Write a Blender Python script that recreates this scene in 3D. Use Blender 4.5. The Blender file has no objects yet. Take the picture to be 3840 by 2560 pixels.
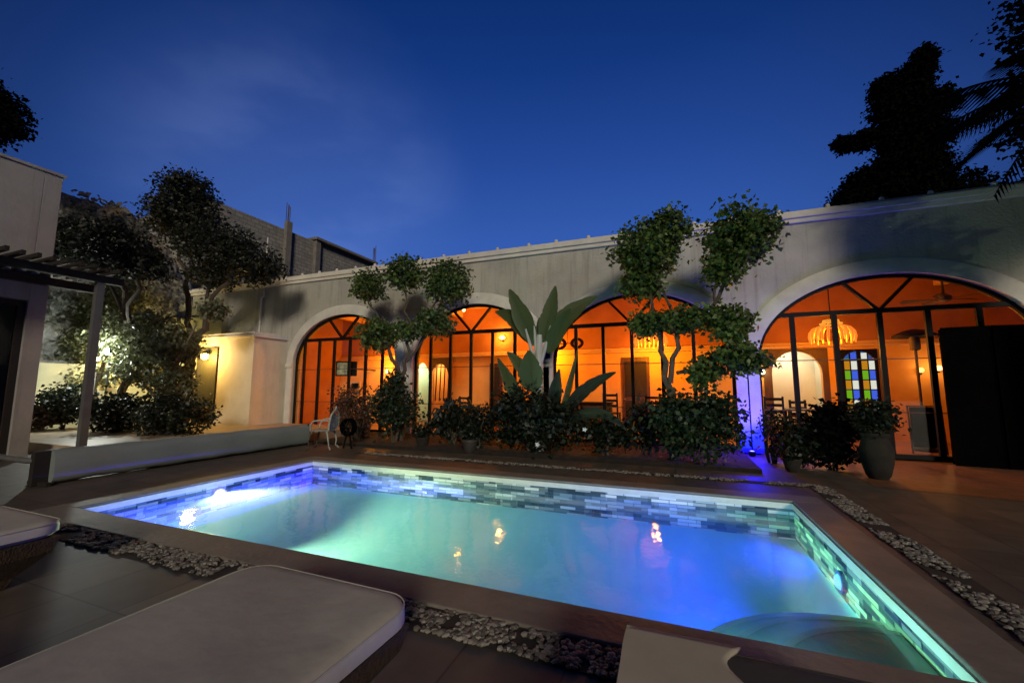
import bpy, bmesh, math, random
from mathutils import Vector, Matrix, noise
R = math.radians
scn = bpy.context.scene
COL = scn.collection
rnd = random.Random(7)

# ------------------------------------------------------------------ camera
cam_d = bpy.data.cameras.new('camera')
cam = bpy.data.objects.new('camera', cam_d)
COL.objects.link(cam)
cam_d.sensor_width = 36.0
cam_d.lens = 14.41
cam_d.clip_start = 0.05
cam_d.clip_end = 500
f_ = Vector((-0.35944599, 0.92651798, 0.1111891))
r_ = Vector((0.93235846, 0.3615321, 0.00149763))
u_ = Vector((0.03881085, -0.10420642, 0.99379814))
cam.matrix_world = Matrix(((r_.x, u_.x, -f_.x, 0), (r_.y, u_.y, -f_.y, 0), (r_.z, u_.z, -f_.z, 1.5), (0, 0, 0, 1)))
scn.camera = cam

# ------------------------------------------------------------------ render settings
scn.render.engine = 'CYCLES'
scn.view_settings.view_transform = 'Standard'
scn.view_settings.look = 'None'
scn.view_settings.exposure = 0.0
scn.view_settings.gamma = 1.0
scn.cycles.max_bounces = 8
scn.cycles.transparent_max_bounces = 24
scn.cycles.sample_clamp_indirect = 3.0
scn.cycles.caustics_reflective = False
scn.cycles.caustics_refractive = False
scn.cycles.blur_glossy = 0.5

# ------------------------------------------------------------------ world: last light of dusk over the house
world = bpy.data.worlds.new('World')
scn.world = world
world.use_nodes = True
wn = world.node_tree.nodes
wl = world.node_tree.links
wn.clear()
def N(nodes, typ, **kw):
    n = nodes.new(typ)
    for k, v in kw.items():
        setattr(n, k, v)
    return n
wo = N(wn, 'ShaderNodeOutputWorld'); wb = N(wn, 'ShaderNodeBackground')
tc = N(wn, 'ShaderNodeTexCoord')
sep = N(wn, 'ShaderNodeSeparateXYZ'); wl.new(tc.outputs['Generated'], sep.inputs[0])
ramp = N(wn, 'ShaderNodeValToRGB'); wl.new(sep.outputs['Z'], ramp.inputs[0])
cr = ramp.color_ramp
cr.elements[0].position = 0.0; cr.elements[0].color = (0.050, 0.120, 0.420, 1)
cr.elements[1].position = 1.0; cr.elements[1].color = (0.0, 0.002, 0.012, 1)
for pos, c in ((0.22, (0.044, 0.122, 0.470)), (0.34, (0.034, 0.105, 0.420)), (0.5, (0.018, 0.066, 0.310)), (0.64, (0.007, 0.040, 0.215)), (0.78, (0.003, 0.024, 0.145))):
    e = cr.elements.new(pos); e.color = (*c, 1)
dot = N(wn, 'ShaderNodeVectorMath', operation='DOT_PRODUCT'); wl.new(tc.outputs['Generated'], dot.inputs[0])
dot.inputs[1].default_value = Vector((-0.33, 0.90, 0.28)).normalized()
mr = N(wn, 'ShaderNodeMapRange'); mr.interpolation_type = 'SMOOTHSTEP'
wl.new(dot.outputs['Value'], mr.inputs['Value'])
mr.inputs['From Min'].default_value = 0.35; mr.inputs['From Max'].default_value = 0.99
mr.inputs['To Min'].default_value = 0.12; mr.inputs['To Max'].default_value = 1.0
mul = N(wn, 'ShaderNodeVectorMath', operation='SCALE'); wl.new(ramp.outputs['Color'], mul.inputs[0]); wl.new(mr.outputs['Result'], mul.inputs['Scale'])
# faint thin cloud low over the roofs
mp = N(wn, 'ShaderNodeMapping'); wl.new(tc.outputs['Generated'], mp.inputs[0])
mp.inputs['Scale'].default_value = (2.2, 2.2, 5.0); mp.inputs['Rotation'].default_value = (0.25, 0.3, 0.2)
nz = N(wn, 'ShaderNodeTexNoise'); wl.new(mp.outputs[0], nz.inputs['Vector'])
nz.inputs['Scale'].default_value = 1.5; nz.inputs['Detail'].default_value = 5.0; nz.inputs['Roughness'].default_value = 0.5
nr = N(wn, 'ShaderNodeMapRange'); nr.interpolation_type = 'SMOOTHSTEP'; wl.new(nz.outputs['Fac'], nr.inputs['Value'])
nr.inputs['From Min'].default_value = 0.42; nr.inputs['From Max'].default_value = 0.72
d2 = N(wn, 'ShaderNodeVectorMath', operation='DOT_PRODUCT'); wl.new(tc.outputs['Generated'], d2.inputs[0])
d2.inputs[1].default_value = Vector((-0.690, 0.595, 0.395)).normalized()
m2 = N(wn, 'ShaderNodeMapRange'); m2.interpolation_type = 'SMOOTHSTEP'; wl.new(d2.outputs['Value'], m2.inputs['Value'])
m2.inputs['From Min'].default_value = 0.93; m2.inputs['From Max'].default_value = 1.0
m2.inputs['To Min'].default_value = 0.0; m2.inputs['To Max'].default_value = 0.45
nb = N(wn, 'ShaderNodeMath', operation='MULTIPLY_ADD'); wl.new(nr.outputs[0], nb.inputs[0]); nb.inputs[1].default_value = .55; nb.inputs[2].default_value = .30
mm = N(wn, 'ShaderNodeMath', operation='MULTIPLY'); wl.new(nb.outputs[0], mm.inputs[0]); wl.new(m2.outputs[0], mm.inputs[1])
cl = N(wn, 'ShaderNodeVectorMath', operation='SCALE'); cl.inputs[0].default_value = (0.11, 0.14, 0.21); wl.new(mm.outputs[0], cl.inputs['Scale'])
add = N(wn, 'ShaderNodeVectorMath', operation='ADD'); wl.new(mul.outputs[0], add.inputs[0]); wl.new(cl.outputs[0], add.inputs[1])
wl.new(add.outputs[0], wb.inputs['Color']); wb.inputs['Strength'].default_value = 1.0
wl.new(wb.outputs[0], wo.inputs[0])

# soft low glow on the courtyard from behind the photographer
sd = bpy.data.lights.new('sun', 'SUN'); sun = bpy.data.objects.new('sun', sd); COL.objects.link(sun)
sd.energy = 1.6; sd.angle = R(10); sd.color = (1.0, 0.87, 0.68)
sun.rotation_euler = Vector((-0.44, 0.83, -0.35)).to_track_quat('-Z', 'Y').to_euler()

# ------------------------------------------------------------------ mesh helpers
class MB:
    def __init__(s): s.v = []; s.f = []
    def add(s, vs, fs):
        o = len(s.v); s.v += [tuple(x) for x in vs]; s.f += [tuple(i + o for i in q) for q in fs]; return s
    def box(s, x0, x1, y0, y1, z0, z1):
        return s.add([(x0,y0,z0),(x1,y0,z0),(x1,y1,z0),(x0,y1,z0),(x0,y0,z1),(x1,y0,z1),(x1,y1,z1),(x0,y1,z1)],
                     [(0,3,2,1),(4,5,6,7),(0,1,5,4),(1,2,6,5),(2,3,7,6),(3,0,4,7)])
    def quad(s, a, b, c, d): return s.add([a,b,c,d], [(0,1,2,3)])
    def bar(s, a, b, w, h=None):
        """square bar between two points"""
        a = Vector(a); b = Vector(b); d = (b-a).normalized(); h = h or w
        up = Vector((0,0,1)) if abs(d.z) < .9 else Vector((0,1,0))
        x = d.cross(up).normalized()*w/2; y = x.cross(d).normalized()*h/2
        vs = [a-x-y, a+x-y, a+x+y, a-x+y, b-x-y, b+x-y, b+x+y, b-x+y]
        return s.add(vs, [(0,3,2,1),(4,5,6,7),(0,1,5,4),(1,2,6,5),(2,3,7,6),(3,0,4,7)])
    def tube(s, pts, rad, n=8, cap=True):
        pts = [Vector(p) for p in pts]; m = len(pts)
        if not hasattr(rad, '__len__'): rad = [rad]*m
        vs = []
        prev = None
        for i, p in enumerate(pts):
            d = (pts[min(i+1,m-1)] - pts[max(i-1,0)]).normalized()
            if prev is None:
                up = Vector((0,0,1)) if abs(d.z) < .9 else Vector((1,0,0)); x = d.cross(up).normalized()
            else:
                x = (prev - d*prev.dot(d)).normalized()
            prev = x; y = d.cross(x)
            for k in range(n):
                a = 2*math.pi*k/n; vs.append(p + (x*math.cos(a) + y*math.sin(a))*rad[i])
        fs = [(i*n+k, i*n+(k+1)%n, (i+1)*n+(k+1)%n, (i+1)*n+k) for i in range(m-1) for k in range(n)]
        if cap: fs += [tuple(range(n-1,-1,-1)), tuple((m-1)*n+k for k in range(n))]
        return s.add(vs, fs)
    def lathe(s, prof, c=(0,0,0), n=24):
        vs = []; m = len(prof)
        for r, z in prof:
            for k in range(n):
                a = 2*math.pi*k/n; vs.append((c[0]+r*math.cos(a), c[1]+r*math.sin(a), c[2]+z))
        fs = [(i*n+k, i*n+(k+1)%n, (i+1)*n+(k+1)%n, (i+1)*n+k) for i in range(m-1) for k in range(n)]
        fs += [tuple(range(n-1,-1,-1)), tuple((m-1)*n+k for k in range(n))]
        return s.add(vs, fs)
    def blob(s, c, rx, ry, rz, n=7, m=5, jit=0.0, rot=0.0):
        vs = [(c[0],c[1],c[2]-rz)]
        ca, sa = math.cos(rot), math.sin(rot)
        for i in range(1, m):
            t = math.pi*i/m
            for k in range(n):
                a = 2*math.pi*k/n; j = 1+rnd.uniform(-jit,jit)
                x = rx*math.sin(t)*math.cos(a)*j; y = ry*math.sin(t)*math.sin(a)*j
                vs.append((c[0]+x*ca-y*sa, c[1]+x*sa+y*ca, c[2]-rz*math.cos(t)*j))
        vs.append((c[0],c[1],c[2]+rz)); fs = []
        for k in range(n): fs.append((0, 1+(k+1)%n, 1+k))
        for i in range(m-2):
            for k in range(n): fs.append((1+i*n+k, 1+i*n+(k+1)%n, 1+(i+1)*n+(k+1)%n, 1+(i+1)*n+k))
        L = len(vs)-1
        for k in range(n): fs.append((1+(m-2)*n+k, 1+(m-2)*n+(k+1)%n, L))
        return s.add(vs, fs)
    def build(s, name, mat, parent=None, smooth=False, bevel=0.0):
        me = bpy.data.meshes.new(name); me.from_pydata(s.v, [], s.f); me.validate(); me.update()
        if smooth:
            bm = bmesh.new(); bm.from_mesh(me); bmesh.ops.remove_doubles(bm, verts=bm.verts, dist=1e-5); bm.to_mesh(me); bm.free()
            me.polygons.foreach_set('use_smooth', [True]*len(me.polygons))
            try: me.set_sharp_from_angle(angle=R(42))
            except Exception: pass
        me.materials.append(mat)
        o = bpy.data.objects.new(name, me); COL.objects.link(o)
        if parent is not None:
            o.parent = parent; o.matrix_parent_inverse = parent.matrix_basis.inverted()
        if bevel:
            b = o.modifiers.new('bevel', 'BEVEL'); b.width = bevel; b.segments = 2; b.limit_method = 'ANGLE'
        return o
def thing(name, label, cat, loc=(0,0,0), group=None):
    o = bpy.data.objects.new(name, None); o.location = loc; o.empty_display_size = .2
    COL.objects.link(o); o['label'] = label; o['category'] = cat
    if group: o['group'] = group
    return o
def tag(o, label, cat, group=None):
    o['label'] = label; o['category'] = cat
    if group: o['group'] = group
    return o
def struct(o): o['kind'] = 'structure'; return o
def stuff(o, label=None, cat=None):
    o['kind'] = 'stuff'
    if label: o['label'] = label; o['category'] = cat
    return o
def lamp(kind, name, loc, energy, color, parent=None, size=0.05, target=None, spot=None, blend=.8):
    l = bpy.data.lights.new(name, kind); l.energy = energy; l.color = color
    if kind in ('POINT', 'SPOT'): l.shadow_soft_size = size
    if kind == 'AREA': l.size = size
    if kind == 'SPOT': l.spot_size = R(spot); l.spot_blend = blend
    o = bpy.data.objects.new(name, l); o.location = loc; COL.objects.link(o)
    if target is not None: o.rotation_euler = (Vector(target)-Vector(loc)).to_track_quat('-Z','Y').to_euler()
    if parent is not None:
        o.parent = parent; o.matrix_parent_inverse = parent.matrix_basis.inverted()
    return o

# ------------------------------------------------------------------ materials
def newmat(name):
    m = bpy.data.materials.new(name); m.use_nodes = True
    nt = m.node_tree; nt.nodes.clear()
    out = N(nt.nodes, 'ShaderNodeOutputMaterial')
    return m, nt, out
def pbr(name, col, rough=.7, col2=None, scale=3.0, bump=0.0, bscale=30.0, metal=0.0, detail=4.0, stretch=None, spec=.5, coat=0.0, emis=None, estr=0.0, contrast=(.35,.65)):
    m, nt, out = newmat(name)
    b = N(nt.nodes, 'ShaderNodeBsdfPrincipled'); nt.links.new(b.outputs[0], out.inputs[0])
    b.inputs['Base Color'].default_value = (*col, 1); b.inputs['Roughness'].default_value = rough
    b.inputs['Metallic'].default_value = metal; b.inputs['Specular IOR Level'].default_value = spec
    b.inputs['Coat Weight'].default_value = coat
    t = N(nt.nodes, 'ShaderNodeTexCoord')
    vec = t.outputs['Object']
    if stretch:
        mpn = N(nt.nodes, 'ShaderNodeMapping'); mpn.inputs['Scale'].default_value = stretch
        nt.links.new(vec, mpn.inputs[0]); vec = mpn.outputs[0]
    if col2:
        n = N(nt.nodes, 'ShaderNodeTexNoise'); n.inputs['Scale'].default_value = scale; n.inputs['Detail'].default_value = detail
        n.inputs['Roughness'].default_value = .62
        nt.links.new(vec, n.inputs['Vector'])
        rp = N(nt.nodes, 'ShaderNodeValToRGB'); nt.links.new(n.outputs['Fac'], rp.inputs[0])
        rp.color_ramp.elements[0].position = contrast[0]; rp.color_ramp.elements[1].position = contrast[1]
        rp.color_ramp.elements[0].color = (*col, 1); rp.color_ramp.elements[1].color = (*col2, 1)
        nt.links.new(rp.outputs[0], b.inputs['Base Color'])
    if bump:
        n2 = N(nt.nodes, 'ShaderNodeTexNoise'); n2.inputs['Scale'].default_value = bscale; n2.inputs['Detail'].default_value = 5.0
        nt.links.new(vec, n2.inputs['Vector'])
        bp = N(nt.nodes, 'ShaderNodeBump'); bp.inputs['Strength'].default_value = bump; bp.inputs['Distance'].default_value = .03
        nt.links.new(n2.outputs['Fac'], bp.inputs['Height']); nt.links.new(bp.outputs[0], b.inputs['Normal'])
    if emis:
        b.inputs['Emission Color'].default_value = (*emis, 1); b.inputs['Emission Strength'].default_value = estr
    return m
def glow(name, col, s):
    m, nt, out = newmat(name)
    e = N(nt.nodes, 'ShaderNodeEmission'); e.inputs[0].default_value = (*col, 1); e.inputs[1].default_value = s
    nt.links.new(e.outputs[0], out.inputs[0]); return m
def leafmat(name, c1, c2, rough=.5, trans=.25):
    m, nt, out = newmat(name)
    b = N(nt.nodes, 'ShaderNodeBsdfPrincipled'); g = N(nt.nodes, 'ShaderNodeNewGeometry')
    rp = N(nt.nodes, 'ShaderNodeValToRGB'); nt.links.new(g.outputs['Random Per Island'], rp.inputs[0])
    rp.color_ramp.elements[0].color = (*c1, 1); rp.color_ramp.elements[1].color = (*c2, 1)
    nt.links.new(rp.outputs[0], b.inputs['Base Color']); b.inputs['Roughness'].default_value = rough
    tr = N(nt.nodes, 'ShaderNodeBsdfTranslucent'); nt.links.new(rp.outputs[0], tr.inputs[0])
    mx = N(nt.nodes, 'ShaderNodeMixShader'); mx.inputs[0].default_value = trans
    nt.links.new(b.outputs[0], mx.inputs[1]); nt.links.new(tr.outputs[0], mx.inputs[2]); nt.links.new(mx.outputs[0], out.inputs[0])
    return m
def brickmat(name, c1, c2, mortar, sx, sz, axis='XZ', msize=.02, rough=.6, bump=.4, mixn=0.3, offset=.5, squash=1.0):
    m, nt, out = newmat(name)
    b = N(nt.nodes, 'ShaderNodeBsdfPrincipled'); nt.links.new(b.outputs[0], out.inputs[0]); b.inputs['Roughness'].default_value = rough
    t = N(nt.nodes, 'ShaderNodeTexCoord'); sp = N(nt.nodes, 'ShaderNodeSeparateXYZ'); cb = N(nt.nodes, 'ShaderNodeCombineXYZ')
    nt.links.new(t.outputs['Object'], sp.inputs[0])
    ax = {'X': 0, 'Y': 1, 'Z': 2}
    nt.links.new(sp.outputs[ax[axis[0]]], cb.inputs[0]); nt.links.new(sp.outputs[ax[axis[1]]], cb.inputs[1])
    br = N(nt.nodes, 'ShaderNodeTexBrick'); nt.links.new(cb.outputs[0], br.inputs['Vector'])
    br.inputs['Color1'].default_value = (*c1, 1); br.inputs['Color2'].default_value = (*c2, 1); br.inputs['Mortar'].default_value = (*mortar, 1)
    br.inputs['Scale'].default_value = 1.0; br.inputs['Brick Width'].default_value = sx; br.inputs['Row Height'].default_value = sz
    br.inputs['Mortar Size'].default_value = msize; br.offset = offset; br.squash = squash
    n = N(nt.nodes, 'ShaderNodeTexNoise'); n.inputs['Scale'].default_value = 4.0; nt.links.new(t.outputs['Object'], n.inputs['Vector'])
    mx = N(nt.nodes, 'ShaderNodeMixRGB', blend_type='OVERLAY'); mx.inputs[0].default_value = mixn
    nt.links.new(br.outputs['Color'], mx.inputs[1]); nt.links.new(n.outputs['Fac'], mx.inputs[2]); nt.links.new(mx.outputs[0], b.inputs['Base Color'])
    bp = N(nt.nodes, 'ShaderNodeBump'); bp.inputs['Strength'].default_value = bump; bp.inputs['Distance'].default_value = .01; bp.invert = True
    nt.links.new(br.outputs['Fac'], bp.inputs['Height']); nt.links.new(bp.outputs[0], b.inputs['Normal'])
    return m

M = {}
M['stucco'] = pbr('stucco', (.33,.32,.285), .9, (.49,.475,.42), 0.8, bump=.5, bscale=22, detail=8, contrast=(.3,.7))
def streaks(m, col, amt=.55):
    nt = m.node_tree; b = [n for n in nt.nodes if n.type == 'BSDF_PRINCIPLED'][0]; src = b.inputs['Base Color'].links[0].from_socket
    t = N(nt.nodes, 'ShaderNodeTexCoord'); mpn = N(nt.nodes, 'ShaderNodeMapping'); mpn.inputs['Scale'].default_value = (3.2,3.2,.22)
    nt.links.new(t.outputs['Object'], mpn.inputs[0]); n = N(nt.nodes, 'ShaderNodeTexNoise'); n.inputs['Scale'].default_value = 1.4; n.inputs['Detail'].default_value = 9; n.inputs['Roughness'].default_value = .7
    nt.links.new(mpn.outputs[0], n.inputs['Vector']); mr_ = N(nt.nodes, 'ShaderNodeMapRange'); mr_.inputs['From Min'].default_value = .50; mr_.inputs['From Max'].default_value = .68; mr_.inputs['To Max'].default_value = amt
    nt.links.new(n.outputs['Fac'], mr_.inputs['Value']); mx = N(nt.nodes, 'ShaderNodeMixRGB'); nt.links.new(mr_.outputs[0], mx.inputs[0]); nt.links.new(src, mx.inputs[1]); mx.inputs[2].default_value = (*col,1)
    nt.links.new(mx.outputs[0], b.inputs['Base Color'])
streaks(M['stucco'], (.20,.185,.16))
M['stucco_trim'] = pbr('stucco_trim', (.56,.54,.50), .85, (.68,.66,.60), 2.0, bump=.25, bscale=18)
M['cream'] = pbr('cream_plaster', (.60,.53,.40), .85, (.66,.60,.47), 1.5, bump=.2, bscale=15)
M['leftwall'] = pbr('white_plaster', (.26,.25,.24), .9, (.33,.315,.30), .9, bump=.25, bscale=14, detail=6); streaks(M['leftwall'], (.17,.16,.15))
M['steel'] = pbr('black_steel', (.004,.004,.005), .6, bump=.05, bscale=60, spec=.15)
M['inwall_low'] = pbr('hall_wall_lit', (.70,.36,.09), .8, (.80,.46,.14), 1.2, bump=.15, bscale=10)  # lighter colour stands in for lamplight low on the hall wall
M['inwall_up'] = pbr('hall_wall_dim', (.34,.13,.045), .85, (.46,.19,.07), 1.0, bump=.2, bscale=9, detail=7)  # darker colour stands in for weaker light high on the hall wall
M['ceiling'] = pbr('ceiling_plaster', (.66,.36,.15), .85, (.76,.44,.20), .7, detail=6, bump=.1)
M['cornice_in'] = pbr('inner_cornice', (.62,.40,.24), .8)
M['infloor'] = brickmat('terracotta_floor', (.22,.09,.04), (.28,.12,.06), (.08,.05,.03), .4, .4, 'XY', .012, rough=.35, offset=0)
M['pale_room'] = pbr('pale_room_wall', (.74,.74,.62), .9, (.80,.80,.70), 2.0)
M['brown_wood'] = pbr('brown_wood', (.055,.022,.010), .5, (.09,.038,.017), 3.0, stretch=(6,6,1), bump=.2, bscale=20)
M['dark_wood'] = pbr('dark_wood', (.008,.005,.004), .8, (.014,.009,.007), 3.0, stretch=(1,8,8), bump=.2, bscale=20)
M['black'] = pbr('black_paint', (.0015,.0015,.0015), 1.0, (.003,.0025,.0025), 4.0, spec=.03)
M['grey_metal'] = pbr('grey_metal', (.075,.075,.08), .6, (.10,.10,.10), 5.0)
M['galv'] = pbr('galvanised', (.30,.30,.30), .35, metal=.9)
M['deck'] = brickmat('deck_tiles', (.070,.060,.050), (.105,.086,.070), (.030,.025,.021), .6, .6, 'XY', .007, rough=.55, bump=.08, mixn=.5, offset=0)
M['coping'] = pbr('coping_stone', (.150,.137,.120), .58, (.21,.185,.16), 3.0, bump=.25, bscale=18, detail=7)
M['coping_lip'] = pbr('coping_lip', (.62,.60,.52), .5, (.70,.68,.60), 6.0)
M['patio'] = brickmat('patio_tiles', (.36,.27,.18), (.42,.31,.21), (.22,.17,.12), .6, .6, 'XY', .008, rough=.5, offset=0)
M['red_paving'] = brickmat('red_paving', (.20,.085,.040), (.25,.11,.055), (.08,.045,.03), .5, .25, 'XY', .008, rough=.42)
M['pebble'] = leafmat('pebble_stone', (.03,.028,.025), (.34,.32,.29), .7, 0.0)
M['pebble_bed'] = pbr('pebble_bed', (.03,.025,.022), .9)
M['liner'] = pbr('pool_liner', (.20,.46,.58), .5, (.27,.54,.65), 1.3, bump=.12, bscale=5, detail=6)
M['step'] = pbr('step_liner', (.52,.62,.62), .5, (.60,.70,.70), 2.5, bump=.1, bscale=30)
M['step_edge'] = pbr('step_edge', (.92,.94,.92), .5)
M['white_iron'] = pbr('white_iron', (.42,.42,.37), .6, (.28,.27,.23), 14.0)
M['rust_iron'] = pbr('rust_iron', (.06,.040,.025), .7, (.10,.065,.04), 10.0)
M['cushion'] = pbr('cushion_cloth', (.36,.34,.305), .95, (.45,.43,.39), 1.6, bump=.6, bscale=3.0, detail=6)
M['dark_cushion'] = pbr('dark_cushion', (.040,.038,.042), .95, (.055,.052,.055), 2.0, bump=.4, bscale=4.0)
M['towel'] = pbr('towel_cloth', (.40,.36,.29), 1.0, (.46,.42,.34), 3.0, bump=.0)
M['cover'] = pbr('pool_cover_fabric', (.17,.205,.205), .6, (.23,.265,.26), 1.1, bump=.2, bscale=3.5, stretch=(1,.3,1))
M['block'] = brickmat('concrete_blocks', (.24,.235,.225), (.32,.31,.295), (.15,.145,.14), .45, .22, 'YZ', .016, rough=.95, bump=.7)
M['concrete'] = pbr('rough_concrete', (.16,.15,.145), .95, (.22,.21,.20), 3.0, bump=.4)
M['rock'] = pbr('rough_stone', (.22,.21,.19), .95, (.50,.49,.45), 5.5, bump=1.0, bscale=9, detail=9)
M['yellow_wall'] = pbr('limewashed_wall', (.58,.55,.36), .9, (.66,.62,.42), 1.5, bump=.2)
M['bark'] = pbr('bark', (.055,.042,.030), .95, (.10,.08,.06), 9.0, stretch=(3,3,.6), bump=.8, bscale=14)
M['pale_bark'] = pbr('pale_bark', (.14,.12,.09), .95, (.22,.19,.15), 9.0, stretch=(3,3,.6), bump=.8, bscale=14)
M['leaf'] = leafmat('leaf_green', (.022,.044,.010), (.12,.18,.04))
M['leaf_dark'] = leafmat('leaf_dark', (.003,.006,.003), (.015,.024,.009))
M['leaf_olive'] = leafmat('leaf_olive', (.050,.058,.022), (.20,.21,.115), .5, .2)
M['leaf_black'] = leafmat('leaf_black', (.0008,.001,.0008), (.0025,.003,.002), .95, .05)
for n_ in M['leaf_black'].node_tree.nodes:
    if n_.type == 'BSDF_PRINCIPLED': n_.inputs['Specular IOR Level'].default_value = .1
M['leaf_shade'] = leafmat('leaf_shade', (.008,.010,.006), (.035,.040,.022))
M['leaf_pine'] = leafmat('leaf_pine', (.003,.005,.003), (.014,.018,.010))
M['leaf_red'] = leafmat('leaf_reddish', (.040,.018,.012), (.12,.055,.030))
M['leaf_blue'] = leafmat('leaf_bluegreen', (.006,.014,.006), (.032,.055,.022))
M['ivy'] = leafmat('leaf_ivy', (.10,.105,.085), (.34,.35,.30))
M['banana'] = leafmat('banana_leaf', (.035,.065,.020), (.070,.105,.035), .4, .3)
M['banana_grey'] = leafmat('banana_leaf_pale', (.050,.080,.026), (.075,.105,.038), .45, .25)
M['banana_stem'] = pbr('banana_stem', (.36,.36,.28), .6, (.46,.46,.38), 5.0, stretch=(4,4,.5))
M['petal'] = pbr('white_petal', (.75,.75,.78), .6)
M['terracotta'] = pbr('terracotta', (.012,.009,.007), .95, (.024,.018,.013), 6.0, bump=.3)
M['darkpot'] = pbr('dark_pot', (.03,.026,.022), .6, (.05,.04,.035), 5.0)
M['wicker'] = pbr('wicker', (.030,.016,.009), .85, (.055,.03,.018), 30.0, bump=.9, bscale=70)
M['screen'] = pbr('tv_picture', (.05,.06,.04), .3, (.35,.42,.28), 6.0, emis=(.35,.42,.25), estr=.12)
M['roof_tile'] = pbr('roof_cap', (.45,.43,.40), .8, (.60,.58,.54), 4.0, bump=.3)
M['fan'] = pbr('fan_brown', (.05,.025,.012), .5)

# tile band inside the pool: mixed grey, blue and white mosaic strips
def mosaic(name, axis):
    m, nt, out = newmat(name)
    b = N(nt.nodes, 'ShaderNodeBsdfPrincipled'); nt.links.new(b.outputs[0], out.inputs[0]); b.inputs['Roughness'].default_value = .22
    t = N(nt.nodes, 'ShaderNodeTexCoord'); sp = N(nt.nodes, 'ShaderNodeSeparateXYZ'); nt.links.new(t.outputs['Object'], sp.inputs[0])
    cb = N(nt.nodes, 'ShaderNodeCombineXYZ'); nt.links.new(sp.outputs['X' if axis=='X' else 'Y'], cb.inputs[0]); nt.links.new(sp.outputs['Z'], cb.inputs[1])
    def brick(w, h, ms, off):
        br = N(nt.nodes, 'ShaderNodeTexBrick'); nt.links.new(cb.outputs[0], br.inputs['Vector'])
        br.inputs['Color1'].default_value = (0,0,0,1); br.inputs['Color2'].default_value = (1,1,1,1); br.inputs['Mortar'].default_value = (.35,.35,.35,1)
        br.inputs['Scale'].default_value = 1.0; br.inputs['Brick Width'].default_value = w; br.inputs['Row Height'].default_value = h
        br.inputs['Mortar Size'].default_value = ms; br.offset = off; br.inputs['Bias'].default_value = 0.0
        return br
    b1 = brick(.25, .048, .0045, .42); b2 = brick(.31, .096, .0, .3)
    mx = N(nt.nodes, 'ShaderNodeMixRGB'); mx.inputs[0].default_value = .38
    nt.links.new(b1.outputs['Color'], mx.inputs[1]); nt.links.new(b2.outputs['Color'], mx.inputs[2])
    rp = N(nt.nodes, 'ShaderNodeValToRGB'); nt.links.new(mx.outputs[0], rp.inputs[0])
    e = rp.color_ramp.elements; e[0].position = .18; e[0].color = (.02,.032,.05,1); e[1].position = .82; e[1].color = (.78,.80,.76,1)
    for p_, c_ in ((.34,(.07,.10,.13)),(.5,(.18,.22,.23)),(.68,(.44,.48,.47))):
        q = rp.color_ramp.elements.new(p_); q.color = (*c_,1)
    nt.links.new(rp.outputs[0], b.inputs['Base Color'])
    bp = N(nt.nodes, 'ShaderNodeBump'); bp.inputs['Strength'].default_value = .5; bp.inputs['Distance'].default_value = .006
    nt.links.new(b1.outputs['Color'], bp.inputs['Height']); nt.links.new(bp.outputs[0], b.inputs['Normal'])
    return m
M['mosaic_x'] = mosaic('mosaic_long', 'X'); M['mosaic_y'] = mosaic('mosaic_short', 'Y')

def glassmat(name, tint=(.92,.95,.95), ior=1.45):
    m, nt, out = newmat(name)
    tr = N(nt.nodes, 'ShaderNodeBsdfTransparent'); tr.inputs[0].default_value = (*tint,1)
    gl = N(nt.nodes, 'ShaderNodeBsdfGlossy'); gl.inputs['Roughness'].default_value = .03
    fr = N(nt.nodes, 'ShaderNodeFresnel'); fr.inputs[0].default_value = ior
    mx = N(nt.nodes, 'ShaderNodeMixShader'); nt.links.new(fr.outputs[0], mx.inputs[0])
    nt.links.new(tr.outputs[0], mx.inputs[1]); nt.links.new(gl.outputs[0], mx.inputs[2]); nt.links.new(mx.outputs[0], out.inputs[0])
    return m
M['glass'] = glassmat('clear_glass')
def watermat():
    m, nt, out = newmat('pool_water')
    tr = N(nt.nodes, 'ShaderNodeBsdfTransparent'); tr.inputs[0].default_value = (.90,.98,.99,1)
    tl = N(nt.nodes, 'ShaderNodeBsdfTranslucent'); tl.inputs[0].default_value = (.80,.92,.95,1)
    m1 = N(nt.nodes, 'ShaderNodeMixShader'); m1.inputs[0].default_value = .11
    nt.links.new(tr.outputs[0], m1.inputs[1]); nt.links.new(tl.outputs[0], m1.inputs[2])
    gl = N(nt.nodes, 'ShaderNodeBsdfGlossy'); gl.inputs['Roughness'].default_value = .06
    fr = N(nt.nodes, 'ShaderNodeFresnel'); fr.inputs[0].default_value = 1.33
    t = N(nt.nodes, 'ShaderNodeTexCoord'); mpn = N(nt.nodes, 'ShaderNodeMapping'); mpn.inputs['Scale'].default_value = (1.3,1.0,1)
    nt.links.new(t.outputs['Object'], mpn.inputs[0])
    n = N(nt.nodes, 'ShaderNodeTexNoise'); n.inputs['Scale'].default_value = 2.6; n.inputs['Detail'].default_value = 3.0; nt.links.new(mpn.outputs[0], n.inputs['Vector'])
    bp = N(nt.nodes, 'ShaderNodeBump'); bp.inputs['Strength'].default_value = .35; bp.inputs['Distance'].default_value = .02
    nt.links.new(n.outputs['Fac'], bp.inputs['Height'])
    nt.links.new(bp.outputs[0], gl.inputs['Normal']); nt.links.new(bp.outputs[0], fr.inputs['Normal'])
    mx = N(nt.nodes, 'ShaderNodeMixShader'); nt.links.new(fr.outputs[0], mx.inputs[0])
    nt.links.new(m1.outputs[0], mx.inputs[1]); nt.links.new(gl.outputs[0], mx.inputs[2]); nt.links.new(mx.outputs[0], out.inputs[0])
    return m
M['water'] = watermat()

# ================================================================== THE SETTING
PX0, PX1, PY0, PY1 = -7.01, 1.45, 3.0, 6.66
WZ = -0.19        # water level
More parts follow.
